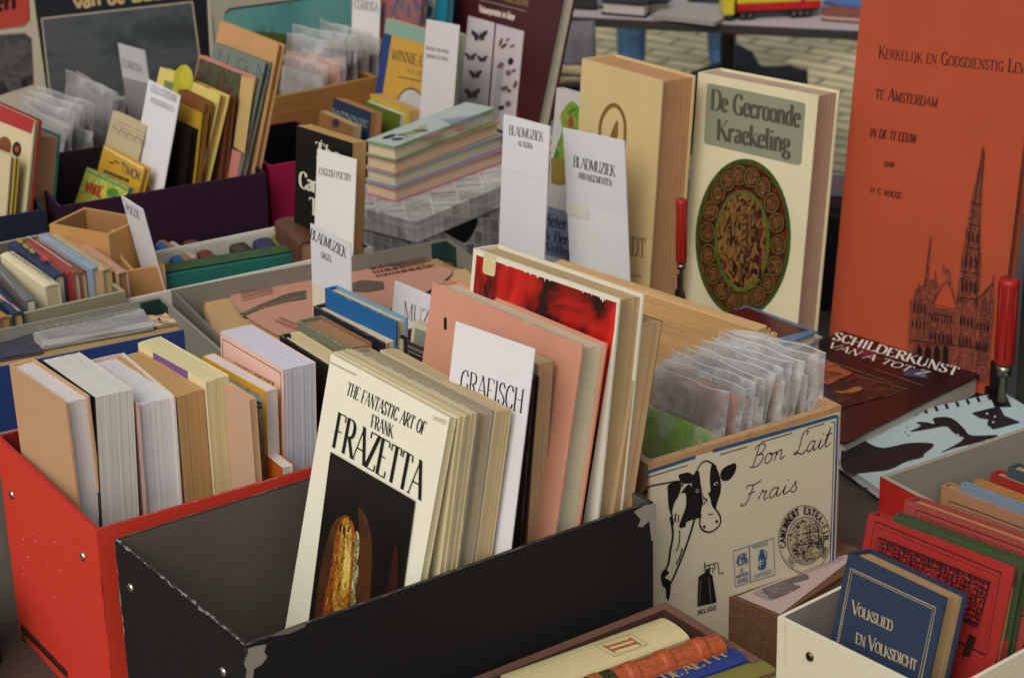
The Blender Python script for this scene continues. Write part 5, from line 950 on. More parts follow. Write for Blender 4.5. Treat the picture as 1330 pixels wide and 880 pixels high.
# navy box books
def zn(p, d=.03): return zfit(p, NB, d)
GN = 'books leaning in the navy box at far left'
w = book('picture_book', 'red-topped picture book with figures on a cream cover at far left', (-40, 118), (45, 156), zn((45, 156), .035), lean=13, T=.012, cov=paper('c9ba94', .6), back='8a2a28', pg='c4ad80', group=GN)
f = w['s']; f.poly([(-40, 118), (45, 156), (41, 174), (-44, 140)], paper('a3302f')); f.ell((6, 190), 9, 13, ink('7a4a2c'), 12); f.ell((22, 194), 6, 10, ink('2a2a22'), 12); f.ell((22, 194), 3, 4, ink('a8402c'), 8); done(w)
w = book('picture_book', 'cream book with tan edges at the left border below the red-topped book', (-50, 176), (14, 203), zn((14, 203), .03), lean=12, P4=(21, 201), cov=paper('c4b48c', .6), pg='b89a6c', group=GN); done(w)
w = book('picture_book', 'yellow-edged thin book at the left border below the red-topped book', (-40, 180), (20, 206), zn((20, 206), .03), lean=12, P4=(26, 204), cov=paper('b8a24c', .6), pg='a8803c', group=GN); done(w)
w = book('picture_book', 'teal-covered thick book with tan fore-edge at far left', (-20, 148), (46, 176), zn((46, 176), .06), lean=12, P4=(79, 172), cov=paper('2a6e6a', .5), pg='a9805a', group=GN); done(w)
# ================================================================== checkered storage box with a stack of picture books
def check_mat(name, cols, s_=.012):
    m, nt, b = _new(name); t = nt.nodes.new('ShaderNodeTexCoord'); br = nt.nodes.new('ShaderNodeTexBrick'); mp = nt.nodes.new('ShaderNodeMapping')
    sx = nt.nodes.new('ShaderNodeSeparateXYZ'); nt.links.new(t.outputs['Object'], sx.inputs[0]); ad = nt.nodes.new('ShaderNodeMath'); nt.links.new(sx.outputs[0], ad.inputs[0]); nt.links.new(sx.outputs[1], ad.inputs[1])
    sb = nt.nodes.new('ShaderNodeMath'); sb.operation = 'SUBTRACT'; nt.links.new(sx.outputs[0], sb.inputs[0]); nt.links.new(sx.outputs[1], sb.inputs[1])
    yz = nt.nodes.new('ShaderNodeMath'); nt.links.new(sx.outputs[2], yz.inputs[0]); hb = nt.nodes.new('ShaderNodeMath'); hb.operation = 'MULTIPLY'; hb.inputs[1].default_value = .37; nt.links.new(sb.outputs[0], hb.inputs[0]); nt.links.new(hb.outputs[0], yz.inputs[1])
    cx = nt.nodes.new('ShaderNodeCombineXYZ'); nt.links.new(ad.outputs[0], cx.inputs[0]); nt.links.new(yz.outputs[0], cx.inputs[1]); nt.links.new(cx.outputs[0], br.inputs['Vector'])
    br.offset = 0; br.inputs['Scale'].default_value = 1; br.inputs['Brick Width'].default_value = s_; br.inputs['Row Height'].default_value = s_*1.1; br.inputs['Mortar Size'].default_value = .0009
    br.inputs['Color1'].default_value = lin(cols[0]); br.inputs['Color2'].default_value = lin(cols[1]); br.inputs['Mortar'].default_value = lin(cols[2])
    w = ntex(nt, coords(nt, (160, 160, 8)), 1, 2); w2 = ntex(nt, coords(nt, (8, 8, 160)), 1, 2)
    c = mixc(nt, br.outputs['Color'], ramp(nt, w, [(.35, (.7, .7, .7, 1)), (.65, (1.25, 1.25, 1.25, 1))]), .7, 'MULTIPLY'); c = mixc(nt, c, ramp(nt, w2, [(.35, (.75, .75, .75, 1)), (.65, (1.2, 1.2, 1.2, 1))]), .7, 'MULTIPLY')
    nt.links.new(c, b.inputs['Base Color']); b.inputs['Roughness'].default_value = .5; return m
LZ = .915
Cn = (541, 287); A = atz(Cn, LZ); bD = (atz((652, 240), LZ)-A); bD.z = 0; lbw = .27; bD.normalize(); aD = bD.cross(Zu); aD = -aD if aD.dot(atz((470, 250), LZ)-A) < 0 else aD; law = .17
M = frame(A-Zu*(LZ-ZT), aD.cross(Zu)*-1 if False else bD, Zu.cross(bD), Zu)
e = empty('storage_box', M, 'grey checkered cardboard storage box with a lid and a black finger hole', 'storage box')
CM = check_mat('checkered_paper', ('a09e9a', '6c6a68', 'aaa8a4'), .019); CM2 = check_mat('checkered_paper_lid', ('b8b4ae', '8e8a84', 'b8b4ae'), .019)
mb = MB(); o = A-Zu*(LZ-ZT-.0006); mb.box(o+bD*.004+aD*.004, bD*(lbw-.008), aD*(law-.008), Zu*(LZ-ZT-.02), CM); mb.build('box_body', e, bevel=.002)
mb = MB(); mb.box(A-Zu*.034, bD*lbw, aD*law, Zu*.034, CM2); mb.build('lid', e, bevel=.002)
mb = MB(); s = Surf(mb, A+aD*.004-Zu*.034, bD, Zu, -aD); s.poly([(577, 300), (579, 293), (588, 288), (614, 283), (619, 284), (620, 290), (613, 305), (606, 314), (600, 314), (586, 307)], ink('0c0b0b'), True); mb.build('finger_hole', e)
SZ = LZ; T4 = [(.0215, 'b87880', 'cbb494', 'pink-edged picture book at the bottom of the stack on the checkered box', 'b06a76'), (.0205, '7a9cb0', 'cbb896', 'blue-edged picture book second from the bottom of the stack on the checkered box', '5a8ab0'), (.0205, 'c48c60', 'cfb898', 'orange-edged picture book third from the bottom of the stack on the checkered box', 'c08048'), (.0215, '7c9c7a', 'd0be9c', 'green-edged picture book with beetles and leaves, on top of the stack', '6c9a66')]
for i, (T, cv, pg_, lb_, sp_) in enumerate(T4):
    SZ += T
    j = i*.8
    top = i == 3
    k = lying('picture_book', lb_, (513-j*.2, 263-(i+1)*18), (473+j*.3, 251-(i+1)*17.2), (725, 225-(i+1)*17), SZ, T-.0004, cov=paper(cv, .4), pg=pg_, hard=True, spine_side=None, group='picture books stacked on the checkered box')
    if top:
        f = k['s']; W_, L_ = (k['W'], k['L']); f.poly2([(.002, .002), (W_-.002, .002), (W_-.002, L_-.002), (.002, L_-.002)], paper('a8b0a4', .35, .06, .5)); f.up()
        r = random.Random(3)
        for c, rx, ry, m in (((505, 178), 9, 2.2, '2c2c28'), ((516, 181), 8, 2, '3a3a34'), ((522, 175), 6, 1.6, '8a8236'), ((535, 173), 9, 2.4, '8a8a5a'), ((546, 170), 10, 2.3, '6a5a3a'), ((562, 174), 12, 2.6, '7a6a5a'), ((548, 166), 7, 1.6, '9a9a3a'), ((598, 169), 6, 1.8, '8a3a3a')): f.ell(c, rx, ry, ink(m), 14, r.uniform(-.4, .2))
        for i_ in range(8): f.line([(496+r.uniform(0, 40), 176+r.uniform(-2, 4)), (500+r.uniform(0, 40), 178+r.uniform(-4, 6))], .0008, BLK)
        f.grey((590, 164), (640, 158), (572, 156), 5, ink('6a7a8a'), 4)
    done(k)
# ================================================================== cantos book, poetry card, brown small things
w = book('book', 'black book with white gothic lettering and cream page edges behind the poetry card', (385, 163), (458, 186), zb_((385, 163), 478), P3=(383, 245), P4=(476, 181), cov=paper('14120f', .4), pg='b48e58', hard=False, group='books around the poetry card')
f = w['s']; WG = ink('c9c2ae'); f.text('The', (408, 200), (440, 210), (410, 184), WG, .24, .06); f.text('Canterbury', (389, 243), (462, 268), (389, 222), WG, .24, .06, gap=.0); f.text('Tales', (402, 277), (446, 292), (402, 256), WG, .24, .06); f.line([(418, 182), (416, 202), (411, 204)], .002, WG, True); done(w)
c = card('white divider card lettered ENGLISH POETRY before the black gothic book', (412, 193), (463, 207), zb_((412, 193), 500), P3=(410, 250), c='d8d4ca'); c['s'].text('ENGLISH POETRY', (414.5, 226), (456.5, 236), (414.5, 217), PN, .1, .04, gap=.03); done(c, 'sheet')
GM = 'small paperbacks in a row before the yellow picture book'
for lb_, p1, p2, p4, cv, pg_, yb in [('small orange-tan paperback with a blue vignette, front of the small row', (415, 144), (459, 164), (470, 166), '9a6c3c', 'b8a078', 262), ('small dark blue paperback lettered WINNIE in the small row', (433, 127), (482, 146), (492, 145), '22384a', 'a87848', 256), ('thin orange paperback behind the dark blue one', (440, 128), (488, 147), (497, 148), 'a85c34', 'b08a5c', 255), ('moss green thin paperback in the small row', (474, 131), (520, 149), (528, 148), '566a24', 'c0beb4', 250), ('bright yellow thin paperback at the right end of the small row', (481, 122), (532, 144), (548, 141), 'b8a02c', 'b8945c', 246)]:
    w = book('book', lb_, p1, p2, zb_(p1, yb), lean=9, P4=p4, cov=paper(cv, .5), pg=pg_, hard=False, group=GM); f = w['s']
    if 'WINNIE' in lb_: f.text('WINNIE', (432, 148.5), (478, 166), (433, 141), ink('a8b0a8'), .2, .1)
    if 'vignette' in lb_: f.ell((436, 160), 5, 6, ink('3a3a4a'), 12)
    done(w)
# ================================================================== wooden box with sleeves at the back, curiosa cards
bx = openbox('wooden_box', 'honey-coloured wooden box of plastic sleeves at the back', (491, 100), (470, 90), (352, 128), zb_((491, 100), 232), out=wood('9a6a34', (2, 2, 40)), inn=wood('7a5228', (3, 40, 40)), l1=.2, l2=.24, t=.009, fix='b', cat='crate'); WX = bx; bx['mb'].build('crate_body', bx['e'])
bk_ = book('filler_panel', 'added black panel making the dark gap between the wooden box and the magenta box', (335, 178), (392, 160), zb_((335, 178), 290), lean=0, T=.012, cov=paper('0f0d0c', .5), pg='2a2620', group=None, cat='filler_panel'); done(bk_)  # added black panel, stands for the dark inside of the magenta box
GZ = 'plastic sleeves in the back wooden box'
def zwx(p, d): return zfit(p, WX, d)
for lb_, p1, p2, d, ct, s_ in [('clear sleeve with a salmon pink card at the front of the back wooden box', (368, 44), (446, 56), .02, 'b58468', 21), ('cloudy clear sleeve with a dark photo behind the pink card', (376, 34), (462, 46), .03, '4a3a34', 22), ('puffy clear sleeve with a grey card right of the pink card', (412, 24), (476, 44), .04, '8a7a70', 23), ('tall clear sleeve with a brownish card at the right of the back wooden box', (430, 30), (488, 50), .05, '7a6458', 24), ('clear sleeve with a small light print low at the left of the back wooden box', (362, 70), (420, 86), .012, '9a9490', 25)]:
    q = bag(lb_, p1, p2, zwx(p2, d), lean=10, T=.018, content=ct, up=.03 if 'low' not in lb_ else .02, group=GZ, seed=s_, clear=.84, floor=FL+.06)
c = card('white divider card lettered CURIOSA above the back wooden box', (458, -12), (494, -4), zb_((458, -12), 205), lean=6, c='cfcac6'); c['s'].text('CURIOSA', (460, 11), (491, 16), (460.5, -1), PN, .1, .04, gap=.02); done(c, 'sheet')
bx = openbox('wooden_box', 'brown wooden box front of papers in sleeves at far left', (131, 196), (110, 186), (60, 212), zb_((131, 196), 300), out=wood('8a6234', (2, 2, 40)), inn=wood('6a4a28', (3, 40, 40)), l1=.25, l2=.22, t=.008, fix='b', cat='crate'); WY = bx; bx['mb'].build('crate_body', bx['e'])
GY = 'papers in clear sleeves at the far left'
for i, (lb_, p1, p2, d, ct) in enumerate([('front clear sleeve with a greenish print left of the picture-book card', (18, 128), (80, 165), .015, '8a9080'), ('clear sleeve with white paper, second of the far left bundle', (24, 120), (92, 148), .03, 'b4b0ac'), ('clear sleeve with ruffled white edge in the middle of the far left bundle', (34, 115), (104, 140), .045, 'a8a4a2'), ('clear sleeve with grey paper behind the ruffled edge', (44, 110), (118, 136), .06, '9c9896'), ('tall clear sleeve at the back of the far left bundle', (82, 92), (148, 118), .08, '8a8888'), ('tall clear sleeve nearest the small CURIOSA card in the far left bundle', (95, 93), (158, 128), .09, '908c8c'), ('low clear sleeve with a dark green print nearest the beige songbook', (70, 150), (118, 172), .012, '5a6a52')]):
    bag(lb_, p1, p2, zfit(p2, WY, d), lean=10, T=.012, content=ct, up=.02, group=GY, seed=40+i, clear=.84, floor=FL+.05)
c = card('small grey-white divider card lettered CURIOSA before the black album', (153, 56), (188, 66), zfit((188, 66), WY, .1), P3=(160, 105), c='b8b4b4', c2='8a8684', split=((159, 100), (191, 108))); c['s'].text('CURIOSA', (159, 86), (185.5, 95), (158, 76), PN, .1, .04, gap=.02); done(c, 'sheet')
# ================================================================== big albums at the back left
GA = 'large albums standing along the back left'
w = book('album', 'cream album with an orange-red label and a dark photo, at far left', (-70, -34), (37, -48), zb_((37, -48), 215), P3=(-52, 90), T=.012, cov=paper('b8ab94', .6), pg='a89878', group=GA); f = w['s']
f.poly([(-30, -30), (36, -40), (38, 26), (32, 33), (-20, 40)], paper('b04030', .5)); f.line([(36, -40), (38.5, 26), (32.5, 34), (-20, 41)], .0012, ink('2a1a14')); f.text('velen', (-48, 18), (21, 12), (-49, -6), ink('2a1614'), .24, .16, False)
f.poly([(-25, 48), (32, 44), (40, 50), (43, 110), (-20, 130)], art(['1e1c1c', '3a3836', '5a5650', '2a2624', '1a1818'], 18)); f.line([(-25, 47), (32, 43), (40.5, 50), (44, 112)], .0010, ink('2a1a14')); done(w)
w = book('album', 'black album with a grey stormy sea picture, behind the far left sleeves', (40, -50), (264, -74), zb_((40, -50), 212), P3=(55, 60), T=.02, cov=paper('16181e', .45), pg='2a2622', group=GA); f = w['s']
f.poly([(53, 23.5), (250.5, 1.5), (266, 116), (66, 140)], paper('a0947c', .6)); f.up(); f.poly([(55, 25.5), (248.5, 4), (263, 112), (68, 136)], art(['2c2f32', '3a3e40', '4a4e50', '353a3c', '2a2d30'], 5, .35, (1, 1, 2.5), .6)); f.text('van de ZEE', (97, 11), (212, -2.5), (95, -8), ink('b09a6a'), .22, .2, False, gap=.04)
f.line([(258, -66), (277, 90)], .002, ink('2c3038')); done(w)
w = book('album', 'cream album with a turquoise sky landscape picture behind the wooden box', (271, -32), (500, -66), zb_((271, -32), 205), P3=(274, 30), T=.012, cov=paper('b0a692', .6), pg='a89878', group=GA); f = w['s']
f.poly([(292, 16), (298, 11), (490, -15), (500, 110), (290, 120)], paper('2a2622')); f.up(); f.poly([(291, 19), (299, 13.5), (490, -13), (500, 110), (290, 120)], art(['3a7a78', '5a9490', '6aa09a', '4a8684'], 4, .5, (1, 1, .4), .3)); f.up(); f.poly([(288, 52), (330, 42), (374, 45), (420, 60), (480, 55), (480, 120), (288, 120)], art(['3c4a22', '55602c', '2e3a1c'], 16), True); f.line([(276, 20), (280, 70)], .0012, ink('3a3834')); 
r = random.Random(2)
for i in range(12): x = 330+r.uniform(0, 22); f.line([(x, 46), (x+r.uniform(-4, 4), 36+r.uniform(-3, 3))], .0006, ink('3a4a3a'))
done(w)
w = book('picture_book', 'book with swirling purple, orange and teal pattern at the back centre', (488, -32), (548, -14), zb_((488, -32), 205), lean=8, T=.014, cov=art(['3a3060', '6a4a8a', 'a8603c', '2a5a7a', '8a3a4a', '3a7a8a'], 16, .4, (1, 1, 1), 3), pg='8a7a6a', group='bright books at the back centre'); done(w)
w = book('picture_book', 'teal book with a pale curved shape at the back centre', (526, -28), (582, -12), zb_((526, -28), 205), lean=8, T=.014, cov=paper('1f7486', .4), pg='6a8a8a', group='bright books at the back centre'); f = w['s']; f.poly([(546, -10), (566, -4), (564, 22), (556, 27), (544, 20)], paper('a8a498', .5)); f.up(); f.poly([(546, 6), (563, 12), (562, 20), (555, 24), (547, 18)], ink('2a7a8e')); f.line([(546, 5), (563, 11)], .002, BLK); done(w)
w = book('picture_book', 'narrow black and red spine between the teal and the maroon book', (562, -14), (584, -6), zb_((562, -14), 205), lean=8, T=.02, cov=paper('1a1214', .4), pg='3a1a1c', group='bright books at the back centre'); done(w)
w = book('picture_book', 'yellow picture book with a dark blue spine and pale green top, titled WINNIE', (502, 23), (566, 42), zb_((502, 23), 232), P3=(489, 110), T=.012, cov=paper('bd923c', .5), pg='b8a888', group=None); f = w['s']
f.poly([(502, 23), (566, 42), (562, 60), (499, 43)], paper('7e9a8a', .5)); f.poly([(499, 43), (509, 46), (494, 140), (485, 138)], paper('243c70', .5)); f.up(); NK = ink('2c2a2a')
f.text('WINNIE-DE-POEH', (509, 77), (585, 95), (509.5, 63.5), NK, .12, .05, gap=.03); f.text('A.A. MILNE', (529, 94.5), (560, 101), (529.3, 89), NK, .1, .05); f.grey((518, 101), (560, 109), (518.5, 98), 1, NK, 4); f.ell((534, 140), 19, 26, ink('4a4438'), 26); f.ell((534, 141), 17.5, 24.5, paper('b4b0b0', .5), 26); done(w)
c = card('tall white divider card with two small lines of lettering on the yellow picture book', (554, 25), (597, 33), zb_((554, 25), 262), P3=(547, 120), c='c8c0bc'); f = c['s']; f.text('WINNIE-THE-POOH', (553, 64.5), (583, 70), (553.4, 60), PN, .12, .06); f.text('WINNIE DE POEH', (554, 74.5), (582, 79.5), (554.2, 70), PN, .12, .06); done(c, 'sheet')
w = book('picture_book', 'pale green thin book between the tall card and the maroon book', (566, 34), (598, 45), zb_((566, 34), 240), P3=(560, 90), P4=(606, 46), cov=paper('7a8468', .5), pg='a8a890', group=None, hard=False); done(w)
# ================================================================== sheet music cards, rabbit book, clamps
w = book('picture_book', 'white picture book with a green plant and blue lower half, between the sheet-music cards', (723, 114), (782, 130), zb_((723, 114), 405), P3=(713, 230), T=.012, cov=paper('b5afaa', .5), pg='b8a84c', group=None); f = w['s']
f.poly([(712, 268), (776, 285), (768, 345), (705, 330)], paper('6a7688', .5)); f.poly([(739, 134), (746, 133), (756, 150), (758, 200), (752, 236), (736, 240), (718, 236), (720, 200), (730, 170), (728, 150)], art(['2c4a14', '4a7022', '6a8a2c', '8a8a3a', '3a5a1a'], 60), True); f.up(); f.poly([(738, 155), (744, 150), (745, 165), (739, 166)], ink('8a3a24')); f.poly([(716, 205), (738, 205), (736, 240), (716, 238)], art(['6a5a24', '8a7430', '5a4a1c'], 50))
f.text('Pieter Konijn', (705, 291), (776, 309), (706.5, 276), BLK, .16, .06); f.text('& Benjamin', (706, 309), (770, 327), (707, 296), BLK, .16, .06); f.text('Wollepluis', (704, 323), (764, 341), (705, 311), BLK, .16, .06); done(w)
w = lying('dark_book', 'dark brown patterned book lying flat between the two sheet-music cards', (752, 362), (690, 342), (790, 338), .80, .078, cov=art(['1c1612', '3a2c1c', '2a2016'], 60), pg='6a5a44', group='books lying flat on the stall'); done(w)
c = card('tall white divider card lettered BLADMUZIEK KLASSIEK left of the green plant book', (654, 148), (714, 164), zb_((654, 148), 452), P3=(648.5, 300), H=.33)
f = c['s']; f.text('BLADMUZIEK', (661, 174.5), (705.5, 184), (661.6, 162.5), BLK, .1, .035, gap=.03); f.text('KLASSIEK', (673.5, 189), (692, 193.3), (673.7, 182.5), PN, .11, .04); f.line([(651, 218), (711, 234)], .0006, paper('d0cdd0')); done(c, 'sheet')
c = card('tall white divider card lettered BLADMUZIEK ARRANGEMENTEN before the thick tan book', (731, 166), (811, 183), zb_((731, 166), 455), P3=(738, 300), split=((737, 261), (808, 279)), c2='dcd9d8')
f = c['s']; f.text('BLADMUZIEK', (744.8, 216), (799, 229.5), (745.5, 202), BLK, .1, .035, gap=.03); f.text('ARRANGEMENTEN', (751, 231.5), (795, 241.5), (751.3, 223), PN, .1, .04, gap=.03); f.poly([(736, 262), (765, 269), (765, 284), (736, 277)], paper('d8d2c4', .3)); done(c, 'sheet')
def clamp(label, top, bot, z, w, foot):
    """a red-handled screw clamp standing upright: ribbed handle, ferrule, threaded spindle, bar"""
    d = ray(bot); T0 = atz(top, z); g = atz((bot[0], bot[1]), z-.001)
    px = (T0-CAM).length/FPX; L = math.dist(top, bot)*px/math.cos(PITCH)*1.02; base = T0-Zu*L; R = w*px/2
    e = empty('screw_clamp', Matrix.Translation(base-Zu*(base.z-ZT)), label, 'clamp', 'red handled clamps holding the stall together')
    mb = MB(); RM = paper('961a12', .45, .45, .4); mb.tube([base, base+Zu*L*.03, base+Zu*L*.1, base+Zu*L*.5, base+Zu*L*.9, base+Zu*L*.97, T0], [R*.8, R*.95, R*.92, R*.9, R, R*1.02, R*.9], RM, 14)
    for k in range(7):
        t = 2*math.pi*k/7; p = Vector((math.cos(t)*R*.93, math.sin(t)*R*.93, 0)); mb.tube([base+p+Zu*L*.08, base+p+Zu*L*.92], R*.08, RM, 5)
    mb.build('handle', e, smooth=True); mb = MB(); ST = metal('8a8474', .35); mb.tube([base-Zu*.002, base-Zu*R*1.1], [R*.8, R*.72], ST, 14); 
    mb.build('ferrule', e, smooth=True); mb = MB(); n = 24; b0 = base-Zu*R*1.1; dp = min(.042, b0.z-ZT-.02)
    mb.tube([b0-Zu*dp*i/n for i in range(n+1)], [R*(.42 if i % 2 else .34) for i in range(n+1)], ST, 10); mb.build('spindle', e, smooth=True)
    mb = MB(); DKM = metal('3a3836', .5); q = b0-Zu*dp; mb.box(q+Vector((-R*.8, -R*.8, -.022)), Vector((R*1.6, 0, 0)), Vector((0, R*5, 0)), Zu*.022, DKM); mb.box(q+Vector((-R*.4, R*2.6, -.022-(q.z-.022-ZT))), Vector((R*.8, 0, 0)), Vector((0, R*1.5, 0)), Zu*(q.z-.022-ZT+L*.5), DKM); mb.build('bar', e, bevel=.001)
clamp('red-handled screw clamp at the right edge before the orange-red folio', (1311, 362), (1309, 468), .915, 27, 0)
clamp('red-handled screw clamp between the thick tan book and the stained-glass book', (885, 259), (883, 338), .985, 15, 0)
# dark upright at the right edge and dark things between the tall books
A1 = atz((1322, 540), ZT); e = empty('wooden_post', Matrix.Translation(A1), 'dark upright board of the stall at the right edge behind the clamp', 'board'); mb = MB(); mb.box(A1+Vector((0, .02, .001)), Vector((.09, -.1, 0)), Vector((.03, .03, 0)), Zu*.34, wood('2a2723', (30, 30, 3))); mb.build('plank', e)
A1 = atz((1062, 425), ZT+.02); e = empty('toolbox', Matrix.Translation(A1-Zu*.02), 'dark low crate glimpsed between the stained-glass book and the orange-red folio', 'crate'); mb = MB(); DKC = paper('1c1c20', .5)
o = A1-Zu*.0195+Vector((.0, .12, 0)); mb.box(o, Vector((.16, -.05, 0)), Vector((.06, .16, 0)), Zu*.15, DKC); mb.build('crate_body', e, bevel=.004); mb = MB(); mb.box(o+Zu*.151+Vector((.02, .02, 0)), Vector((.11, -.035, 0)), Vector((.03, .09, 0)), Zu*.02, art(['1c2026', '3a4450', '6a3020', '101216'], 30)); mb.build('rag', e)
# left lower corner: green box, tan lid, crumpled plastic
A1 = atz((-75, 850), .80); e = empty('file_box', Matrix.Translation(A1-Zu*(.80-ZT)), 'dark green file box corner left of the red box', 'box'); mb = MB(); mb.box(A1-Zu*(.80-ZT-.001), Vector((-.2, .06, 0)), Vector((.03, .12, 0)), Zu*(.045), paper('12302a', .5)); mb.build('box_body', e); mb = MB(); mb.box(A1-Zu*(.80-ZT-.0465), Vector((-.2, .06, 0)), Vector((.03, .12, 0)), Zu*.05, paper('8a7350', .7)); mb.build('lid', e)
def crumple(name, label, c, rx, ry, rz, mat, seed, cat):
    r = random.Random(seed); e = empty(name, Matrix.Translation(c), label, cat); mb = MB(); n, m = 22, 12; ph = [r.uniform(0, 6) for _ in range(8)]; vs = []
    for j in range(m+1):
        v = math.pi*.5*j/m
        for i in range(n):
            u = 2*math.pi*i/n; k = 1+.18*math.sin(3*u+ph[0]+4*v)+.12*math.sin(7*u+ph[1]-5*v)+r.uniform(-.04, .04); vs.append(c+Vector((rx*math.cos(u)*math.cos(v)*k, ry*math.sin(u)*math.cos(v)*k, max(0, rz*math.sin(v)*(k if j < m else 1)))))
    mb.add(vs, [(j*n+i, j*n+(i+1) % n, (j+1)*n+(i+1) % n, (j+1)*n+i) for j in range(m) for i in range(n)], mat); mb.build('bag_skin', e, smooth=True)
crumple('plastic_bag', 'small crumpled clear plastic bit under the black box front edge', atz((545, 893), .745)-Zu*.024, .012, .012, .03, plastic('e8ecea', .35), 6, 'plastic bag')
# ================================================================== beyond the stall: far table, toys, legs, bag
FZ = .74
t1, t2 = atz((735, 24), FZ), atz((1135, 44), FZ); dx = (t2-t1); dx.z = 0; dx.normalize(); dy = Zu.cross(dx); f0 = t1-dx*.5; f1 = t2+dx*.9
cor = [(f0.x, f0.y), (f1.x, f1.y), ((f1+dy*.75).x, (f1+dy*.75).y), ((f0+dy*.75).x, (f0+dy*.75).y)]
lgp = atz((942, 40), FZ); legs = [(lgp+dy*.03).to_2d(), (f1+dy*.05-dx*.05).to_2d(), (f1+dy*.7-dx*.05).to_2d(), (f0+dy*.7+dx*.05).to_2d(), (f0+dy*.05+dx*.05).to_2d()]
FT = table('dark-edged market table with a pale cloth across the way', cor, FZ, None, [tuple(q) for q in legs], wood('2a2420', (3, 30, 30)), metal('2a2a2c', .5), .016)
e = empty('table_cloth', Matrix.Translation(f0+Zu*0), 'pale lilac-grey cloth spread on the far market table', 'cloth'); mb = MB(); mb.box(f0+dx*.01+dy*.012+Zu*.0008, dx*((f1-f0).length-.02), dy*.72, Zu*.004, paper('a59a9c', .8, .1)); mb.build('cloth', e)
def on(p, h=0): return atz(p, FZ+.006+h)
def fbox(name, label, p, wx, wy, h, mats, cat='book', rot=0.0, group='goods on the far market table', zoff=0):
    o = on(p, zoff); X = Matrix.Rotation(rot, 3, 'Z') @ dx; Y = Zu.cross(X); e = empty(name, frame(o, X, Y, Zu), label, cat, group); mb = MB(); b = min(.004, h*.2)
    mb.box(o, X*wx, Y*wy, Zu*b, mats[0]); mb.box(o+Zu*(h-b), X*wx, Y*wy, Zu*b, mats[0]); mb.box(o+Zu*b+Y*(wy-b), X*wx, Y*b, Zu*(h-2*b), mats[0]); mb.build('cover', e); pm = MB(); pm.box(o+Zu*b*1.02+X*.004+Y*.004, X*(wx-.008), Y*(wy-b-.005), Zu*(h-2.04*b), mats[1]); pm.build('pages', e)
    return o, X, Y
fbox('book', 'thick black book with grey page edges on the far market table', (781, 19), .10, .16, .030, (paper('1a1a1e', .4), pages('b0a9a0')), rot=-.12); o, X, Y = on((837, 18)), dx, dy
fbox('book', 'black book with white spine letters on the far market table', (838, 20), .055, .16, .028, (paper('141416', .4), pages('6a625a')), rot=.5)
fbox('magazine', 'pale grey magazine lying on the far market table before the toy lorry', (845, 24), .15, .17, .008, (paper('9a948c', .4), pages('b8b0a4')), 'magazine', -.25)
fbox('book', 'upper black book in a small stack on the far market table', (790, 6), .12, .12, .02, (paper('1e1c1c', .4), pages('8a8278')), rot=.1)
fbox('tin', 'small dark tin at the left of the far market table', (742, 12), .055, .05, .05, (paper('18181a', .4), paper('2a2a2c')), 'tin', 0)
fbox('book', 'grey book beside the small dark tin on the far market table', (768, 11), .05, .1, .03, (paper('3a3a40', .4), pages('8a8a88')), 'book', .2)
fbox('book', 'reddish brown book to the right of the toy lorry', (1066, 27), .14, .12, .016, (paper('7a3c2c', .5), pages('b09a8a')), rot=-.1)
fbox('box', 'blue and white flat box behind the reddish brown book', (1068, 14), .12, .1, .02, (paper('3c5c9a', .4), paper('a8b4c4')), 'box', -.3)
fbox('plate', 'dark flat tray behind the pale magazine on the far market table', (893, 8), .12, .1, .012, (paper('202024', .3), paper('b0a8a0')), 'tray', 0)
# toy lorry
o = on((940, 28)); q = on((1066, 22)); X = (q-o); X.z = 0; LL = X.length; X.normalize(); Y = Zu.cross(X); e = empty('toy_lorry', frame(o, X, Y, Zu), 'yellow and red toy lorry with a long trailer on the far market table', 'toy lorry'); YL = gloss('c9b32a'); RDp = gloss('a8161a'); BKp = paper('121214', .5); hW = .055; k = LL
mb = MB(); mb.box(o+X*k*.14+Zu*.018+Y*.001, X*k*.86, Y*hW, Zu*.0165, RDp); mb.box(o+X*k*.14+Zu*.035+Y*.001, X*k*.86, Y*hW, Zu*.055, YL); s = Surf(mb, o+X*k*.14+Y*.001+Zu*.018, X, Zu, -Y)
for a0, a1 in ((.62, .70),): s.poly2([(k*a0, .0), (k*(a0+.05), 0), (k*(a1+.08), .079), (k*(a1+.04), .079)], RDp)
mb.build('trailer', e, bevel=.002); mb = MB(); mb.box(o+Zu*.012, X*k*.11, Y*hW, Zu*.03, YL); mb.prism([o+Zu*.0425, o+X*k*.11+Zu*.0425, o+X*k*.11+Zu*.085, o+X*k*.03+Zu*.085, o+X*k*.003+Zu*.06], Y*hW, YL); mb.build('cab', e, bevel=.002); mb = MB(); s = Surf(mb, o, X, Zu, -Y); s.poly2([(k*.025, .05), (k*.085, .05), (k*.085, .075), (k*.045, .075)], ink('1a2024', .15)); mb.build('side_window', e)
mb = MB(); mb.box(o+X*k*.05+Zu*.012+Y*.006, X*k*.93, Y*(hW-.012), Zu*.0055, BKp); mb.build('chassis', e)
for t in (.06, .2, .27, .72, .79, .86):
    for sd in (0, 1):
        c = o+X*k*t+Zu*.0095+Y*(.0005 if not sd else hW-.0105); mb = MB(); mb.tube([c, c+Y*.0095], .0095, BKp, 12); w_ = mb.build('wheel', e); mb = MB(); mb.tube([c-Y*.0003, c+Y*.002], .0045, metal('8a8a8a', .3), 10); hb = mb.build('rim', w_, M=w_.matrix_world if False else e.matrix_world)
e = empty('folded_cloth', Matrix.Translation(on((735, 30))), 'grey cloth hanging off the left end of the far market table', 'cloth'); mb = MB(); n = 16; vs = []
c0 = atz((722, 30), FZ); c1 = atz((776, 28), FZ); c0 -= dy*.03; c1 -= dy*.03
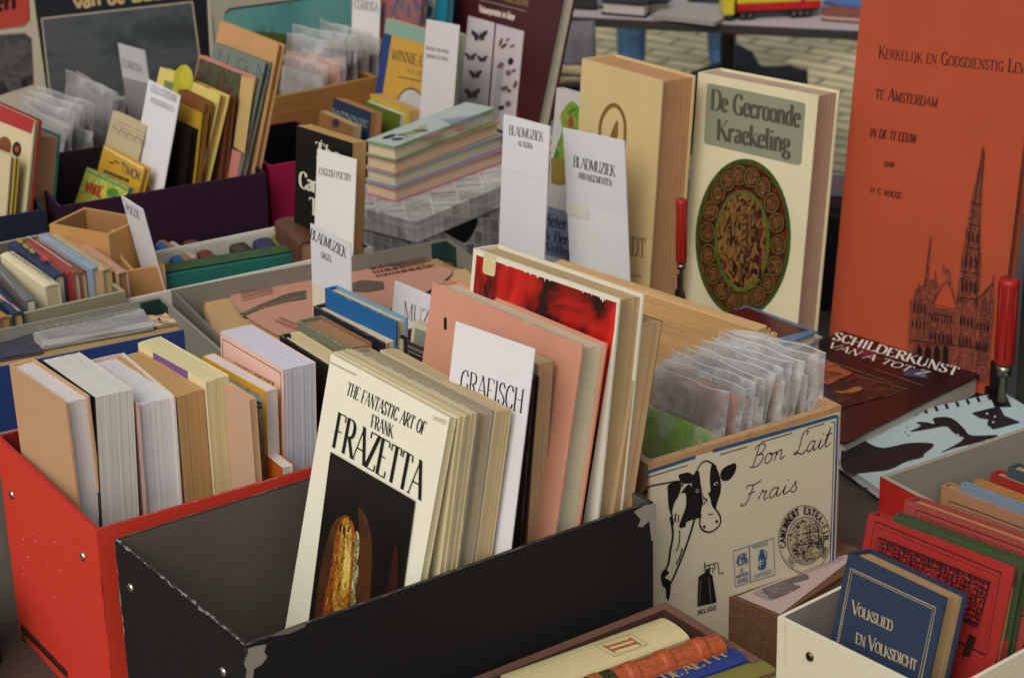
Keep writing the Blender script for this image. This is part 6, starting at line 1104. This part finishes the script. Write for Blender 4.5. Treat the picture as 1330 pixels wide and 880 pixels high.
for j in range(9):
    for i in range(n+1): vs.append(c0.lerp(c1, i/n)+Zu*(.01-.36*j/8)-dy*(.008*math.sin(i*1.1)*(j/8)+.004*math.sin(i*2.7)))
mb.add(vs, [(j*(n+1)+i, j*(n+1)+i+1, (j+1)*(n+1)+i+1, (j+1)*(n+1)+i) for j in range(8) for i in range(n)], cloth('66646a')); hm = mb.build('drape', e, smooth=True); sm = hm.modifiers.new('thickness', 'SOLIDIFY'); sm.thickness = .004
# rolled cream papers behind the green plant book
for lb_, a_, b_, yb in (('cream paper roll, upper of two behind the thick tan book', (722, 92), (775, 97), .83), ('cream paper roll, lower of two behind the thick tan book', (722, 104), (780, 103), .80)):
    p, q = atz(a_, yb), atz(b_, yb); e = empty('paper_roll', Matrix.Translation(p-Zu*(p.z-ZT)), lb_, 'paper roll', 'rolled papers behind the tall books'); mb = MB(); mb.tube([p, p.lerp(q, .5)+Zu*.003, q], .011, paper('b5a282', .7), 12); mb.build('roll', e, smooth=True)
e = empty('low_crate', Matrix.Translation(atz((740, 140), ZT)), 'dark crate carrying the paper rolls behind the thick tan book', 'crate'); p, q = atz((716, 108), .787), atz((784, 108), .787); mb = MB(); XX = (q-p); YY = Zu.cross(XX.normalized())*.16; mb.box(Vector((p.x, p.y, ZT+.001))-YY*.12, XX, YY, Zu*.064, paper('2a2826', .6)); mb.build('crate_body', e)
# black bag on the cobbles
g = atz((950, 205), 0); e = empty('shoulder_bag', Matrix.Translation(g), 'black soft bag lying on the cobbles under the far market table', 'bag'); mb = MB(); BG = cloth('14151a'); px = (g-CAM).length/FPX
prof = [(-80, 0), (-84, 40), (-70, 88), (-30, 104), (-8, 128), (12, 118), (22, 100), (60, 104), (84, 98), (86, 60), (84, 0)]
pts = [g+dx*(x*px)+Zu*(y*px*1.02) for x, y in prof]; mb.prism(pts, dy*.16, BG); bo = mb.build('bag_body', e, bevel=.012); mb = MB(); mb.tube([g+dx*(x*px)+Zu*(y*px)-dy*.01 for x, y in ((20, 100), (40, 112), (80, 108), (100, 84), (104, 70))], .012, BG, 8); mb.build('strap', e, smooth=True)
# the person behind the far table
def person(label, px_x, gy, seed=1):
    g = atz((px_x, gy), 0); e = empty('person', Matrix.Translation(g), label, 'person', None); sc_ = 1.0; hd = [(0, 0, .94), (0, 0, 1.12), (0, -.01, 1.36), (0, -.01, 1.48), (0, -.02, 1.60), (0, -.02, 1.72), (-.1, 0, .88), (-.125, -.02, .5), (-.13, .02, .09), (-.135, -.12, .04), (.1, 0, .88), (.135, -.02, .5), (.145, .02, .09), (.155, -.12, .04), (-.19, 0, 1.42), (-.24, .03, 1.14), (-.2, -.16, 1.0), (.19, 0, 1.42), (.24, .03, 1.14), (.2, -.16, 1.0)]
    ed = [(0, 1), (1, 2), (2, 3), (3, 4), (4, 5), (0, 6), (6, 7), (7, 8), (8, 9), (0, 10), (10, 11), (11, 12), (12, 13), (2, 14), (14, 15), (15, 16), (2, 17), (17, 18), (18, 19)]
    rd = [.14, .13, .15, .06, .085, .08, .09, .06, .045, .04, .09, .06, .045, .04, .06, .045, .035, .06, .045, .035]
    me = bpy.data.meshes.new('body'); me.from_pydata([Vector(v) for v in hd], ed, []); o = bpy.data.objects.new('body', me); C.objects.link(o); o.parent = e; sk_ = o.modifiers.new('skin', 'SKIN'); sb = o.modifiers.new('sub', 'SUBSURF'); sb.levels = 2; sb.render_levels = 2
    for v, r_ in zip(me.skin_vertices[0].data, rd): v.radius = (r_, r_)
    me.skin_vertices[0].data[0].use_root = True; m, nt, b = _new('clothes'); t = nt.nodes.new('ShaderNodeTexCoord'); sx = nt.nodes.new('ShaderNodeSeparateXYZ'); nt.links.new(t.outputs['Object'], sx.inputs[0]); mr = nt.nodes.new('ShaderNodeMapRange'); mr.inputs[1].default_value = 0; mr.inputs[2].default_value = 1.8; nt.links.new(sx.outputs[2], mr.inputs[0])
    cr_ = nt.nodes.new('ShaderNodeValToRGB'); cr_.color_ramp.interpolation = 'CONSTANT'; el = cr_.color_ramp.elements; el[0].position = 0; el[0].color = lin('3a302a'); el[1].position = .03; el[1].color = lin('33506e')
    for p_, c_ in ((.54, '4a4a50'), (.8, 'c09078')): z_ = el.new(p_); z_.color = lin(c_)
    nt.links.new(mr.outputs[0], cr_.inputs[0]); n_ = ntex(nt, coords(nt, (1, 1, .5)), 14, 5); c_ = mixc(nt, cr_.outputs[0], ramp(nt, n_, [(.3, (.6, .6, .65, 1)), (.6, (1.15, 1.15, 1.15, 1))]), .8, 'MULTIPLY'); nt.links.new(c_, b.inputs['Base Color']); b.inputs['Roughness'].default_value = .85; me.materials.append(m); bump(nt, b, ntex(nt, coords(nt, (1, 1, 2)), 18, 3), .6, .02)
    for p_ in me.polygons: p_.use_smooth = True
    return e
pe = person('person in faded blue jeans standing beyond the far market table', 876, 122); pe.scale = (1.0, 1.0, 1.0)
